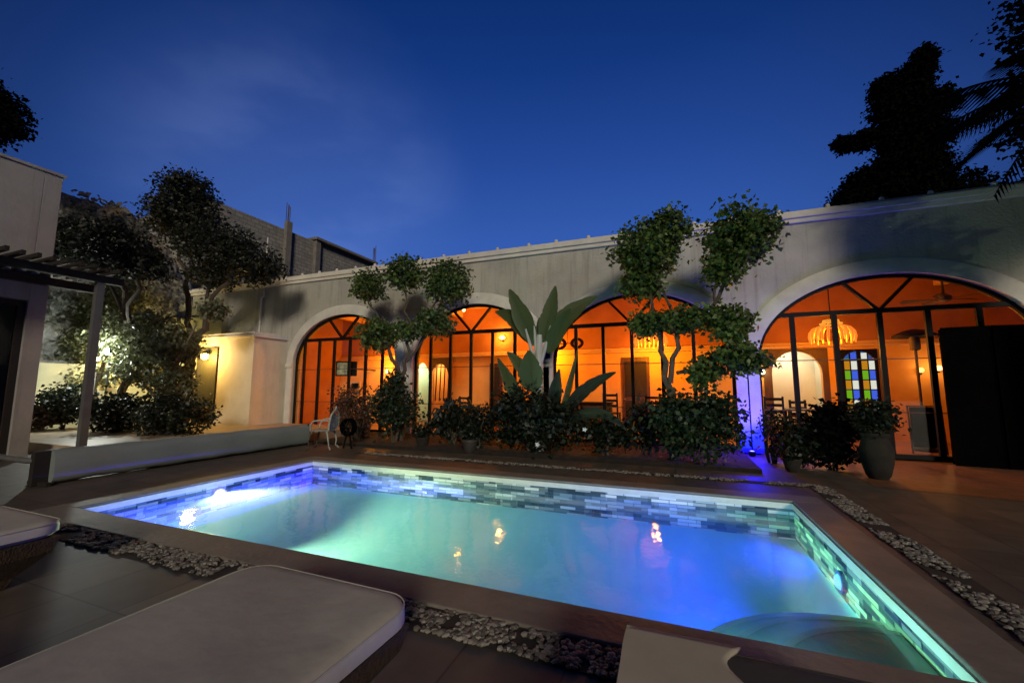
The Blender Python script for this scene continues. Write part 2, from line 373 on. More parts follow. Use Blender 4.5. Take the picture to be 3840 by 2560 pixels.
# ground ring round the pool, reaching far out
def ring(mb, xi0, xi1, yi0, yi1, xo0, xo1, yo0, yo1, z):
    mb.quad((xo0,yo0,z),(xo1,yo0,z),(xo1,yi0,z),(xo0,yi0,z))
    mb.quad((xo0,yi1,z),(xo1,yi1,z),(xo1,yo1,z),(xo0,yo1,z))
    mb.quad((xo0,yi0,z),(xi0,yi0,z),(xi0,yi1,z),(xo0,yi1,z))
    mb.quad((xi1,yi0,z),(xo1,yi0,z),(xo1,yi1,z),(xi1,yi1,z))
g = MB(); ring(g, PX0-.06, PX1+.06, PY0-.06, PY1+.06, -90, 60, -40, 120, -0.045)
struct(g.build('ground', M['deck']))
g = MB(); ring(g, PX0-.05, PX1+.05, PY0-.05, PY1+.05, -18, 20, -12, 11.15, -0.022)
struct(g.build('pool_deck', M['deck']))
# coping: a stone kerb ring round the pool with a pale lip
def ringbox(mb, xi0, xi1, yi0, yi1, w, z0, z1):
    mb.box(xi0-w, xi1+w, yi0-w, yi0, z0, z1); mb.box(xi0-w, xi1+w, yi1, yi1+w, z0, z1)
    mb.box(xi0-w, xi0, yi0, yi1, z0, z1); mb.box(xi1, xi1+w, yi0, yi1, z0, z1)
g = MB(); ringbox(g, PX0, PX1, PY0, PY1, .36, -.035, 0.0)
struct(g.build('coping', M['coping'], bevel=.012))
pool = thing('swimming_pool', 'long rectangular lit pool with mosaic band and pale liner', 'pool', (-2.8, 4.8, 0))
g = MB(); ringbox(g, PX0+.012, PX1-.012, PY0+.012, PY1-.012, .03, -.11, -.036)
g.build('lip', M['coping_lip'], pool)
g = MB()
D = -1.25
nx, ny = 84, 48          # dished basin: the walls curve softly into the floor
def bz(x, y):
    e = 1.0
    for dd, w_ in ((x-PX0,.35),(PX1-x,.35),(y-PY0,.5),(PY1-y,1.6)):
        q = min(1, max(0, dd/w_)); e *= 1-(1-q)**3.2
    return -.5 + (D+.5)*e
vs = [(PX0+(PX1-PX0)*i/nx, PY0+(PY1-PY0)*j/ny, 0) for i in range(nx+1) for j in range(ny+1)]
vs = [(x, y, bz(x,y)) for x,y,_ in vs]
g.add(vs, [(i*(ny+1)+j, (i+1)*(ny+1)+j, (i+1)*(ny+1)+j+1, i*(ny+1)+j+1) for i in range(nx) for j in range(ny)])
bo = g.build('basin', M['liner'], pool); bo.data.polygons.foreach_set('use_smooth', [True]*len(bo.data.polygons))
for y in (PY0, PY1): MB().quad((PX0,y,-.5),(PX1,y,-.5),(PX1,y,-.085),(PX0,y,-.085)).build('tile_band', M['mosaic_x'], pool)
for x in (PX0, PX1): MB().quad((x,PY0,-.5),(x,PY1,-.5),(x,PY1,-.085),(x,PY0,-.085)).build('tile_band', M['mosaic_y'], pool)
# corner steps, quarter circles
def quarter(r, z0, z1, mb, r2=None):
    c = (PX1-.002, PY0+.002); n = 28
    pts = [(c[0]-r*math.sin(R(90)*k/n), c[1]+r*math.cos(R(90)*k/n)) for k in range(n+1)]
    if r2 is None:
        vs = [(*c, z1)] + [(*q, z1) for q in pts]; fs = [(0,i+1,i+2) for i in range(n)]; mb.add(vs, fs)
    else:
        p2 = [(c[0]-r2*math.sin(R(90)*k/n), c[1]+r2*math.cos(R(90)*k/n)) for k in range(n+1)]
        for i in range(n): mb.quad((*pts[i],z1),(*pts[i+1],z1),(*p2[i+1],z1),(*p2[i],z1))
    for i in range(n): mb.quad((*pts[i],z0),(*pts[i+1],z0),(*pts[i+1],z1),(*pts[i],z1))
for r, z0, z1 in ((1.50, D, -.43), (1.24, -.43, -.32), (.93, -.32, -.235)):
    g = MB(); e = MB(); quarter(r, z0, z1, g); quarter(r+.004, z1-.03, z1+.004, e, r-.05)
    st = g.build('step', M['step'], pool); e.build('step_edge', M['step_edge'], st)
w = MB(); w.quad((PX0,PY0,WZ),(PX1,PY0,WZ),(PX1,PY1,WZ),(PX0,PY1,WZ))
struct(w.build('water', M['water']))
# underwater lamps
pl = thing('pool_lamp', 'round white underwater lamp on the short pool wall near the rolled cover', 'pool lamp', (PX0, 4.75, -.26))
MB().tube([(PX0+.001,4.75,-.27),(PX0+.035,4.75,-.27)], [.12,.12], 20).build('bezel', M['coping_lip'], pl)
MB().tube([(PX0+.036,4.75,-.27),(PX0+.06,4.75,-.27)], [.09,.05], 20).build('lens', glow('white_lamp', (1,.93,.72), 14), pl)
lamp('SPOT', 'pool_lamp_light', (PX0+.14,4.7,-.42), 1450, (.80,1.0,.50), pl, .08, (-1.0, 3.7, -.85), 135, .9)
lamp('SPOT', 'pool_lamp_light', (PX0+.14,4.75,-.46), 6500, (.22,1.0,.40), pl, .08, (PX1, 4.3, -.28), 40, .5).scale = (1,.10,1)
pl = thing('pool_lamp', 'round blue underwater lamp on the pool wall by the curved steps', 'pool lamp', (PX1, 5.0, -.3))
MB().tube([(PX1-.001,5.0,-.34),(PX1-.035,5.0,-.34)], [.10,.10], 20).build('bezel', pbr('blue_bezel', (.01,.05,.25), .5), pl)
MB().tube([(PX1-.036,5.0,-.34),(PX1-.06,5.0,-.34)], [.07,.05], 20).build('lens', glow('blue_lamp', (.10,.45,1), 2.5), pl)
lamp('SPOT', 'pool_lamp_light', (PX1-.14,5.0,-.46), 400, (.001,.035,1.0), pl, .08, (-6, 4.4, -.85), 150, .8)
lamp('SPOT', 'pool_lamp_light', (PX1-.14,5.0,-.46), 26000, (.035,.015,1.0), pl, .08, (PX0, 4.9, -.30), 44, .5).scale = (1,.10,1)
lamp('AREA', 'added_step_fill', (.35,PY0+.07,-.07), 60, (.30,.88,1.0), pool, 1.0, (.5,4.1,-.5)).scale = (1.5,.03,1)  # unseen fill added under the coping to brighten the steps

# pebble strips
pb = MB(); bed = MB()
def strip(x0, x1, y0, y1, n):
    bed.quad((x0,y0,-.016),(x1,y0,-.016),(x1,y1,-.016),(x0,y1,-.016))
    for _ in range(n):
        x = rnd.uniform(x0, x1); y = rnd.uniform(y0, y1); s = rnd.uniform(.010,.023)
        if noise.noise(Vector((x*1.6, y*1.6, 3))) < -.30 or noise.noise(Vector((x*9, y*9, 1))) < -.22: continue
        pb.blob((x,y,-.016+s*.45), s*rnd.uniform(.8,1.5), s, s*.62, 5, 4, .15, rnd.uniform(0,3))
strip(-6.6, 2.35, 2.36, 2.62, 5200)
strip(1.92, 2.18, 2.60, 7.9, 3200)
strip(-6.9, 1.92, 7.72, 7.90, 2600)
struct(bed.build('pebble_bed', M['pebble_bed']))
stuff(pb.build('pebbles', M['pebble'], smooth=True), 'loose white and grey pebbles in narrow strips round the pool', 'pebbles')

# raised patio on the left, red paving in front of the last arch
g = MB(); g.box(-18, -9.6, 5.1, 11.15, -.03, .2); struct(g.build('patio', M['patio'], bevel=.01))
g = MB(); g.quad((2.9,8.2,-.018),(12,6.2,-.018),(12,11.1,-.018),(2.9,11.1,-.018)); struct(g.build('paving', M['red_paving']))

g = MB(); g.box(-9.2, 1.45, 8.65, 11.14, -.03, .05); struct(g.build('soil', pbr('garden_soil', (.010,.008,.006), 1.0, (.022,.016,.012), 6.0, bump=.8, bscale=14), bevel=.01))

# ================================================================== THE ARCADE BUILDING
FY, FB = 11.15, 11.50
arches = [(-10.68, 2.27, 2.35, 4.05), (-5.60, 2.15, 2.30, 4.05), (-.83, 2.27, 2.20, 4.0), (4.45, 2.52, 2.15, 4.0)]  # centre, half width, spring, crown
def ell(cx, a, zs, zc, k, n=36):
    t = math.pi*(1-k/n); return (cx + a*math.cos(t), zs + (zc-zs)*math.sin(t))
def arcwall(mb, xs0, xs1, z0, ztop, y0, y1, arcs, n=36):
    """wall with arched openings, two skins and soffits"""
    edges = [xs0]
    for cx, a, zs, zc in arcs:
        for y, s in ((y0, 1), (y1, -1)):
            mb.quad((edges[-1],y,z0),(cx-a,y,z0),(cx-a,y,ztop),(edges[-1],y,ztop))
            for k in range(n):
                p, q = ell(cx,a,zs,zc,k,n), ell(cx,a,zs,zc,k+1,n)
                mb.quad((p[0],y,p[1]),(q[0],y,q[1]),(q[0],y,ztop),(p[0],y,ztop))
        for k in range(n):
            p, q = ell(cx,a,zs,zc,k,n), ell(cx,a,zs,zc,k+1,n)
            mb.quad((p[0],y0,p[1]),(q[0],y0,q[1]),(q[0],y1,q[1]),(p[0],y1,p[1]))
        for x in (cx-a, cx+a): mb.quad((x,y0,z0),(x,y1,z0),(x,y1,zs),(x,y0,zs))
        edges.append(cx+a)
    for y in (y0, y1): mb.quad((edges[-1],y,z0),(xs1,y,z0),(xs1,y,ztop),(edges[-1],y,ztop))
    mb.quad((xs0,y0,z0),(xs0,y1,z0),(xs0,y1,ztop),(xs0,y0,ztop)); mb.quad((xs1,y0,z0),(xs1,y1,z0),(xs1,y1,ztop),(xs1,y0,ztop))
    mb.quad((xs0,y0,ztop),(xs1,y0,ztop),(xs1,y1,ztop),(xs0,y1,ztop))
B = thing('arcade_building', 'long grey plastered house with four wide glazed arches glowing orange inside', 'house', (-3, 11.3, 0))
g = MB(); arcwall(g, -19, 11, 0, 5.36, FY, FB, arches); g.build('wall', M['stucco'], B)
g = MB(); g.box(-19.05, 11.05, FY-.07, FB+.1, 5.362, 5.47); g.box(-19.1, 11.1, FY-.12, FB+.15, 5.472, 5.60); g.box(-19.05, 11.05, FY-.05, FB+.1, 5.602, 5.66)
g.build('cornice', M['stucco_trim'], B, bevel=.012)
k = 0
x = -14.6
while x < 10.5:
    MB().blob((x, FY+.02, 5.70), .055, .055, .06, 8, 6).build('cap_knob', M['stucco_trim'], B, smooth=True)
    x += .93 + rnd.uniform(-.12,.12)
MB().box(-19, 11, 11.62, 15.4, 5.05, 5.3).build('roof', M['concrete'], B)
# side walls of the hall
# arch mouldings
for cx, a, zs, zc in arches:
    g = MB(); n = 40
    prof = ((.0, -.0), (.0, -.045), (.30, -.045), (.34, -.02), (.34, 0.0))
    rings = []
    for k in range(n+1):
        t = math.pi*(1-k/n); rings.append([(cx+(a+o)*math.cos(t), FY+d, zs+(zc-zs+o)*math.sin(t)) for o, d in prof])
    for k in range(n):
        for j in range(len(prof)-1): g.quad(rings[k][j], rings[k+1][j], rings[k+1][j+1], rings[k][j+1])
    for s in (-1, 1):
        x0, x1 = sorted((cx+s*a, cx+s*(a+.26)))
        g.box(x0, x1, FY-.06, FY, 0, zs-.13); g.box(x0-.03*(s<0)-.0, x1+.03*(s>0), FY-.10, FY, zs-.13, zs)
    g.build('arch_moulding', M['stucco_trim'], B, smooth=True)
# glazed steel screens
for ai, (cx, a, zs, zc) in enumerate(arches):
    y = FY+.13; tz = 3.2; fr = MB(); n = 40; tw = .09
    # curved head
    for k in range(n):
        p, q = ell(cx,a-.035,zs,zc-.035,k,n), ell(cx,a-.035,zs,zc-.035,k+1,n)
        fr.bar((p[0],y,p[1]),(q[0],y,q[1]),.08,.08)
    xe = a*math.sqrt(max(0, 1-((tz-zs)/(zc-zs))**2))
    fr.bar((cx-xe,y-.003,tz),(cx+xe,y-.003,tz),.10,.10)
    for s in (-1,1): fr.bar((cx+s*(a-.03),y,0),(cx+s*(a-.03),y,zs),.07)
    nv = 5 if ai > 0 else 6
    sp = {0:.70, 1:.72, 2:.75, 3:.82}[ai]
    xc = cx-.12
    for j in range(nv):
        xx = xc + (j-(nv-1)/2)*sp
        wv = .085 if ai < 3 else .10
        zt = min(tz, zs+(zc-zs)*math.sqrt(max(0,1-((xx-cx)/a)**2)))
        fr.bar((xx,y-.006,0.02),(xx,y-.006,zt),wv,.07)
    fr.bar((cx-a+.03,y-.009,.06),(cx+a-.03,y-.009,.06),.10,.09)
    for s in (-1,1):
        ux, uz = s*.72, .80
        tt = 1.0
        for _ in range(60):
            X, Z = ux*tt, tz+uz*tt
            if ((X+xc-cx)/a)**2 + ((Z-zs)/(zc-zs))**2 > 1: tt -= .02
        fr.bar((xc,y-.012,tz),(xc+ux*tt,y-.012,tz+uz*tt),.09,.06)
    F = fr.build('glazing_frame', M['steel'], B)
    th = MB()
    for z in (2.13, .98): 
        th.bar((cx-a+.03,y+.01,z),(cx+a-.03,y+.01,z),.022,.02)
    th.build('glazing_bar', M['brown_wood'], F)
    gp = MB(); vs = [(cx-a,y+.03,0.1),(cx+a,y+.03,0.1)] + [(ell(cx,a,zs,zc,k,n)[0], y+.03, ell(cx,a,zs,zc,k,n)[1]) for k in range(n,-1,-1)]
    gp.add(vs, [tuple(range(len(vs)))]); gp.build('pane', M['glass'], F)

# the hall behind the arches
HX0, HX1, HY = -14.4, 9.4, 15.0
g = MB(); g.quad((HX0,FB,.004),(HX1,FB,.004),(HX1,HY+3,.004),(HX0,HY+3,.004)); g.build('hall_floor', M['infloor'], B)
g = MB(); g.box(HX0-.3, HX1+.3, FB+.002, HY+.3, 4.72, 4.9); g.build('hall_ceiling', M['ceiling'], B)
# beams of the ceiling
for x in (-13.0,-8.15,-3.3,1.72,7.2): MB().box(x-.14, x+.14, FB+.002, HY, 4.4, 4.718).build('ceiling_beam', M['ceiling'], B)
for x0, x1 in ((HX0-.3,HX0),(HX1,HX1+.3)):
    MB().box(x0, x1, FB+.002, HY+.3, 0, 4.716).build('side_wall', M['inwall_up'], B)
backs = [(-10.0,.42,1.9,2.55), (-9.05,.45,1.9,2.5), (3.60,.68,1.95,2.64), (5.2,.42,2.2,2.62)]
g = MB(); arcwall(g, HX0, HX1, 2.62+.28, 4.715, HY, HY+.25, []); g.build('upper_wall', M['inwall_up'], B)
def lowwall(mb, y0, y1, ztop):
    arcwall(mb, HX0, HX1, 0, ztop, y0, y1, backs, 16)
g = MB(); lowwall(g, HY+.0, HY+.22, 2.72); g.build('lower_wall', M['inwall_low'], B)
g = MB(); g.box(HX0, HX1, HY-.16, HY+.1, 2.722, 2.80); g.box(HX0, HX1, HY-.10, HY+.1, 2.802, 2.897); g.build('ledge', M['cornice_in'], B, bevel=.02)
# lit rooms seen through the inner openings
for x0, x1, m in ((-10.55,-9.55,'pale_room'),(-9.50,-8.45,'inwall_low'),(2.7,4.45,'pale_room')):
    g = MB(); g.quad((x0,HY+1.4,0),(x1,HY+1.4,0),(x1,HY+1.4,2.9),(x0,HY+1.4,2.9))
    g.quad((x0,HY+.23,0),(x0,HY+1.4,0),(x0,HY+1.4,2.9),(x0,HY+.23,2.9)); g.quad((x1,HY+.23,0),(x1,HY+1.4,0),(x1,HY+1.4,2.9),(x1,HY+.23,2.9))
    g.quad((x0,HY+.23,2.9),(x1,HY+.23,2.9),(x1,HY+1.4,2.9),(x0,HY+1.4,2.9))
    g.build('inner_room', M[m], B)
def surround(x0, x1, ztop, cx, a, zs, zc, name):
    """flat timber surround with an arched opening"""
    mb = MB(); arcwall(mb, x0, x1, 0, ztop, HY-.06, HY-.003, [(cx, a, zs, zc)], 16); return mb.build(name, M['brown_wood'], B)
surround(2.72, 4.42, 2.70, 3.60, .66, 1.95, 2.62, 'door_surround')
surround(-9.53, -8.50, 2.715, -9.05, .43, 1.9, 2.48, 'window_surround')
# striped blind in the arched window
g = MB()
for j in range(5): 
    xx = -9.45 + j*.2
    g.bar((xx,HY+.3,.9),(xx+.06,HY+.3,2.5),.05,.02)
g.build('blind', M['brown_wood'], B)
g = MB(); g.box(-9.5,-8.6,HY+.02,HY+.2,0,.92); g.build('window_sill', M['inwall_low'], B)
lamp('POINT', 'inner_room_light', (-10.0,15.75,2.3), 26, (.75,1.0,.62), B, .1)
lamp('POINT', 'inner_room_light', (-9.0,15.7,2.3), 34, (1.0,.72,.35), B, .1)
lamp('POINT', 'inner_room_light', (3.6,15.75,2.5), 34, (1.0,.86,.62), B, .1)
# plain doors of the hall
for x0, x1, zt in ((-1.62,-.70,2.56), (-6.75,-6.2,2.45)):
    d = MB().box(x0, x1, HY-.07, HY-.004, 0, zt).build('door', M['brown_wood'], B, bevel=.01)
    MB().box(x0+.1, x1-.1, HY-.095, HY-.071, 1.2, zt-.15).box(x0+.1, x1-.1, HY-.095, HY-.071, .15, 1.05).build('door_panel', M['dark_wood'], d, bevel=.01)
    MB().blob((x0+.07,HY-.11,1.1),.025,.025,.025,8,6).build('handle', M['galv'], d)
# stained glass door
SG = MB(); cxs, hw = 5.16, .44
arcwall(SG, cxs-hw-.001, cxs+hw+.001, 0, 2.63, HY-.09, HY-.03, [(cxs,.40,2.22,2.58)], 16)
SG.box(cxs-.045, cxs+.045, HY-.11, HY-.05, 0, 2.60)
SG.box(cxs-.40, cxs+.40, HY-.085, HY-.035, 0, .86)
zz = [.88+.285*i for i in range(7)]
for z in zz[:-1]: SG.box(cxs-.40, cxs+.40, HY-.083, HY-.037, z-.014, z+.014)
for s in (-1,1):
    SG.box(cxs+s*.212-.012, cxs+s*.212+.012, HY-.087, HY-.033, .86, 2.52); SG.box(cxs+s*.385-.02, cxs+s*.385+.02, HY-.089, HY-.031, .86, 2.3)
sgd = SG.build('stained_glass_door', M['steel'], B)
gc = {'g': glow('glass_green', (.16,.42,.01), 1.0), 'b': glow('glass_blue', (.06,.12,.75), 1.0), 'o': glow('glass_amber', (.62,.24,.01), .9), 'w': glow('glass_white', (.80,.78,.66), 1.0), 'v': glow('glass_violet', (.10,.08,.6), 1.0)}
pat = ['ow', 'gb', 'ow', 'gb', 'ow', 'gb']; patr = ['ow', 'gb', 'ow', 'gb', 'ow', 'wv']
for r_i in range(6):
    z0 = zz[r_i]+.016; z1 = z0+.252
    for side, pt in ((-1, pat[r_i]), (1, patr[r_i])):
        cells = ((cxs-.368,cxs-.226),(cxs-.198,cxs-.052)) if side < 0 else ((cxs+.052,cxs+.198),(cxs+.226,cxs+.368))
        for (x0,x1), c in zip(cells, pt):
            zt = 2.22+.35*math.sqrt(max(0,1-((max(abs(x0-cxs),abs(x1-cxs)))/.40)**2))
            z1c = min(z1, zt)
            if z1c - z0 < .03: continue
            MB().box(x0, x1, HY-.064, HY-.056, z0, z1c).build('pane', gc[c], sgd)
# light in the hall (lamps above the bays)
def hall_light(x, y, z, e, c, par): return lamp('POINT', 'lamp_light', (x,y,z), e, c, par, .25)
ORANGE = (1.0,.30,.009)

# ---------------------------------------------------------------- lamps of the hall
mglow = pbr('shell_strand', (.8,.45,.15), .5, emis=(1.0,.22,.02), estr=.9)
mtop = glow('shell_top', (1.0,.42,.05), 1.0)
def chandelier(x, y, z, label, e):
    c = thing('chandelier', label, 'chandelier', (x,y,z), 'shell chandeliers in the hall')
    MB().tube([(x,y,z+.35),(x,y,4.71)], .012, 6).build('rod', M['dark_wood'], c)
    t = MB()
    for rr, zz_ in ((.17,.33),(.24,.25),(.30,.17)):
        pts = [(x+rr*math.cos(a*math.pi/12), y+rr*math.sin(a*math.pi/12), z+zz_) for a in range(25)]
        t.tube(pts, .016, 6, cap=False)
    t.build('ring', mtop, c)
    s = MB()
    for k in range(22):
        a = 2*math.pi*k/22; ca, sa = math.cos(a), math.sin(a)
        pts = [(x+ca*r1, y+sa*r1, z+h) for r1, h in ((.28,.17),(.40,.12),(.47,.02),(.49,-.10),(.47,-.22 - .04*(k%2)))]
        s.tube(pts, [.022,.03,.032,.03,.016], 6)
    for k in range(12):
        a = 2*math.pi*k/12; ca, sa = math.cos(a), math.sin(a)
        pts = [(x+ca*r1, y+sa*r1, z+h) for r1, h in ((.17,.3),(.24,.16),(.28,.0),(.27,-.16))]
        s.tube(pts, [.018,.024,.024,.014], 6)
    s.build('strand', mglow, c)
    lamp('POINT', 'lamp_light', (x,y+.25,z-.45), e, ORANGE, c, .15)
    return c
chandelier(3.97,13.0,2.93, 'orange shell chandelier hanging in the widest arch beside the stained glass door', 165)
chandelier(-.57,13.7,3.05, 'orange shell chandelier behind the tall clipped tree, in front of a brown door', 230)
def sconce(x, y, z, label, e, col=(1,.5,.12), s=14, r=.07):
    c = thing('wall_sconce', label, 'wall lamp', (x,y,z), 'small lamps on the hall wall')
    MB().box(x-.05,x+.05,y+.06,y+.085,z-.12,z+.06).build('wall_plate', M['dark_wood'], c)
    MB().lathe([(.03,-.02),(r,.0),(r*1.15,.06),(r*.7,.12)], (x,y,z-.05), 14).build('lamp_shade', glow('sconce_glow', col, s), c, smooth=True)
    lamp('POINT', 'lamp_light', (x,y-.22,z+.02), e, col, c, .06)
sconce(-6.2,14.9,3.46, 'bright yellow wall lamp high beside the banana leaves in the second arch', 70, (1,.42,.05), 22, .10)
sconce(6.53,14.9,2.0, 'white half-round wall lamp beside the black shutter screen, nearer the stained glass door', 5, (1,.45,.12), 3)
sconce(6.92,14.9,2.05, 'white half-round wall lamp nearly touching the edge of the black shutter screen', 8, (1,.50,.16), 5)
sconce(2.66,14.86,1.99, 'white wall lamp at the lit violet pillar, beside the pale arched opening', 14, (1,.74,.36), 10)
sconce(-11.7,14.9,2.2, 'tiny pale wall lamp in the first arch below the clipped foliage', 8, (1,.7,.3), 12, .04)
bl = thing('ceiling_bulb', 'small bright bulb high under the top of the second arch', 'bulb', (-7.45,14,4.47))
MB().blob((-7.45,14,4.5),.06,.06,.07,10,8).build('bulb', glow('bulb_glow', (1,.62,.22), 12), bl, smooth=True)
MB().tube([(-7.45,14,4.56),(-7.45,14,4.72)],.02,8).build('socket', M['dark_wood'], bl)
lamp('POINT', 'lamp_light', (-7.45,13.8,4.3), 60, ORANGE, bl, .1)
# added globe lights with no known source, put in to light the hall
for (x,y,z,e,lab) in ((-11.3,13.4,3.0,330,'added orange globe light in the first arch, put in to light the hall'), (-4.2,13.6,3.1,300,'added orange globe light behind the banana plant, put in to light the hall')):
    c = thing('added_globe_light', lab, 'added light', (x,y,z))
    MB().blob((x,y,z+.62),.07,.07,.07,12,8).build('globe', glow('globe_glow', (1,.30,.03), 1.2), c, smooth=True)
    MB().tube([(x,y,z+.68),(x,y,4.71)], .008, 6).build('cord', M['dark_wood'], c)
    lamp('POINT', 'lamp_light', (x,y+.7,z-.4), e*.72, ORANGE, c, .15)
# ceiling fan
c = thing('ceiling_fan', 'dark ceiling fan near the top of the widest arch', 'ceiling fan', (6.14,12.7,3.6))
MB().tube([(6.14,12.7,3.7),(6.14,12.7,4.71)], .025, 8).build('rod', M['fan'], c)
MB().lathe([(.05,-.08),(.13,-.05),(.14,.06),(.06,.12)], (6.14,12.7,3.62), 16).build('motor', M['fan'], c, smooth=True)
for k in range(5):
    a = 2*math.pi*k/5+.35; d = Vector((math.cos(a), math.sin(a), 0)); p = Vector((-d.y, d.x, 0))
    o = Vector((6.14,12.7,3.62)); m = MB()
    A = [o+d*.12-p*.03, o+d*.12+p*.03, o+d*.72+p*.08+Vector((0,0,.03)), o+d*.78, o+d*.72-p*.08-Vector((0,0,.03))]
    m.add(A + [q-Vector((0,0,.012)) for q in A], [(0,1,2,3,4),(9,8,7,6,5),(0,5,6,1),(1,6,7,2),(2,7,8,3),(3,8,9,4),(4,9,5,0)])
    m.build('blade', M['fan'], c)
# patio heater
c = thing('patio_heater', 'tall mushroom patio heater standing inside the widest arch', 'patio heater', (5.6,12.9,0))
MB().lathe([(.03,.14),(.42,0),(.42,.05),(.2,.16),(.04,.2)], (5.6,12.9,2.74), 24).build('reflector', M['steel'], c, smooth=True)
MB().lathe([(.06,0),(.10,.02),(.10,.32),(.06,.34)], (5.6,12.9,2.42), 14).build('burner', M['rust_iron'], c, smooth=True)
MB().tube([(5.6,12.9,.3),(5.6,12.9,2.42)], .03, 8).build('pole', M['rust_iron'], c)
MB().lathe([(.25,0),(.25,.06),(.17,.10),(.17,.7),(.05,.78)], (5.6,12.9,.004), 20).build('gas_housing', M['steel'], c, smooth=True)
# chalkboard
c = thing('standing_board', 'blank black board on legs in front of the patio heater', 'board', (5.4,12.35,0))
MB().box(5.12,5.68,12.30,12.33,.16,1.06).build('panel', M['black'], c, bevel=.004)
g = MB()
for x in (5.10,5.70): g.bar((x,12.30,0.01),(x,12.36,1.08),.03)
g.bar((5.08,12.36,1.08),(5.72,12.36,1.08),.03); g.build('frame', M['brown_wood'], c)
# wicker rings lamp in arch three
c = thing('wicker_ring_ornament', 'pair of round red brown wicker rings hanging behind the banana leaves', 'ornament', (-3.1,13,2.95))
for dx, rr in ((-.3,.24),(.30,.20)):
    g = MB()
    for q in range(3):
        r2 = rr*(1-.16*q)
        g.tube([(-3.1+dx+r2*math.cos(a*math.pi/10), 13+.02*q, 2.92+r2*.8*math.sin(a*math.pi/10)) for a in range(21)], .022, 6, cap=False)
    g.build('ring', M['wicker'], c)
MB().bar((-3.4,13,2.92),(-2.8,13,2.92),.03).tube([(-3.1,13,2.92),(-3.1,13,4.71)],.01,6).build('hanger', M['wicker'], c)
g = MB()
for q in range(9): g.blob((-3.75,12.7,2.55-q*.17),.03,.03,.05,6,5)
g.tube([(-3.75,12.7,1.1),(-3.75,12.7,4.71)], .006, 5)
tag(g.build('bead_garland', M['wicker'], smooth=True), 'thin hanging string of dark beads in the third arch beside the banana stem', 'garland')
# television and picture in arch one
c = thing('television', 'wall mounted television showing a green picture inside the first arch', 'television', (-12.3,13.2,2.2))
g = MB(); g.add([(-12.75,13.0,1.95),(-12.0,13.35,1.95),(-12.0,13.35,2.55),(-12.75,13.0,2.55),(-12.78,13.07,1.95),(-12.03,13.42,1.95),(-12.03,13.42,2.55),(-12.78,13.07,2.55)],[(0,1,2,3),(5,4,7,6),(0,4,5,1),(3,2,6,7),(1,5,6,2),(0,3,7,4)])
g.build('casing', M['black'], c)
MB().quad((-12.70,13.01,2.0),(-12.33,13.185,2.0),(-12.33,13.185,2.5),(-12.70,13.01,2.5)).build('screen', M['screen'], c)
MB().bar((-12.4,13.27,2.25),(-12.4,14.99,2.25),.04).build('arm', M['steel'], c)
c = thing('picture_frame', 'small framed picture under the television in the first arch', 'picture', (-13.2,14.9,1.6))
MB().box(-13.75,-13.2,14.95,14.995,1.35,1.75).build('frame', M['stucco_trim'], c); MB().box(-13.68,-13.27,14.94,14.949,1.42,1.68).build('picture', M['black'], c)

# bar table and chairs in the widest arch
def chair(x, y, rot, label, h=1.0, seat=.5, group='wooden chairs in the hall'):
    c = thing('wooden_chair', label, 'chair', (0,0,0), group)
    Mx = Matrix.Translation((x,y,.004)) @ Matrix.Rotation(rot, 4, 'Z')
    def b(mb, name, m):
        mb.v = [tuple(Mx @ Vector(v)) for v in mb.v]; return mb.build(name, m, c, bevel=.004)
    b(MB().box(-.22,.22,-.22,.22,seat-.04,seat), 'seat', M['dark_wood'])
    for sx in (-1,1):
        for sy in (-1,1):
            top = h if sy > 0 else seat-.04
            b(MB().bar((sx*.20,sy*.20,0),(sx*.19,sy*.20+(.05 if sy>0 else 0),top),.045), 'leg', M['dark_wood'])
    bb = MB()
    for q in range(3): bb.box(-.18,.18,.20,.225,h-.10-q*.15,h-.03-q*.15)
    b(bb, 'backrest', M['dark_wood'])
    b(MB().box(-.19,.19,-.19,-.16,seat*.45,seat*.45+.04).box(-.19,.19,.165,.195,seat*.45,seat*.45+.04), 'stretcher', M['dark_wood'])
    return c
chair(2.38,12.2,3.0,'tall wooden bar chair right beside the violet pillar',1.28,.78)
chair(3.15,12.7,.3,'tall wooden bar chair in front of the pale arched opening',1.18,.78)
chair(4.0,12.1,2.6,'tall wooden bar chair in front of the stained glass door',1.15,.78)
chair(-1.65,12.3,3.1,'wooden chair in the third arch, nearest the long drooping banana leaf',1.34,.78)
chair(-3.9,12.4,3.2,'wooden chair in the second arch at the lower side of the banana plant',1.25,.74)
chair(-6.4,12.5,2.9,'wooden chair in the second arch in front of the narrow brown door',1.2,.74)
chair(-11.6,12.6,3.3,'wooden chair in the first arch under the television',1.15,.7)
c = thing('sideboard', 'dark wooden sideboard against the back wall of the third arch', 'sideboard', (-2.6,14.7,0))
MB().box(-3.5,-2.0,14.5,14.98,.08,.95).build('body', M['dark_wood'], c, bevel=.01)
for k in range(3): MB().box(-3.46+k*.49,-3.02+k*.49,14.47,14.499,.15,.88).build('door', M['brown_wood'], c, bevel=.006)
MB().box(-3.55,-1.95,14.45,14.985,.951,.99).build('top', M['dark_wood'], c)
chair(-.45,12.4,2.9,'wooden chair in the third arch in front of the brown door',1.28,.78)
c = thing('bar_table', 'high wooden bar table between the chairs of the widest arch', 'table', (3.0,12.15,0))
MB().box(2.68,3.72,12.25,12.75,.92,.97).build('table_top', M['brown_wood'], c, bevel=.006)
for sx in (2.74,3.66):
    for sy in (12.3,12.7): MB().bar((sx,sy,0.005),(sx,sy,.92),.06).build('leg', M['dark_wood'], c)
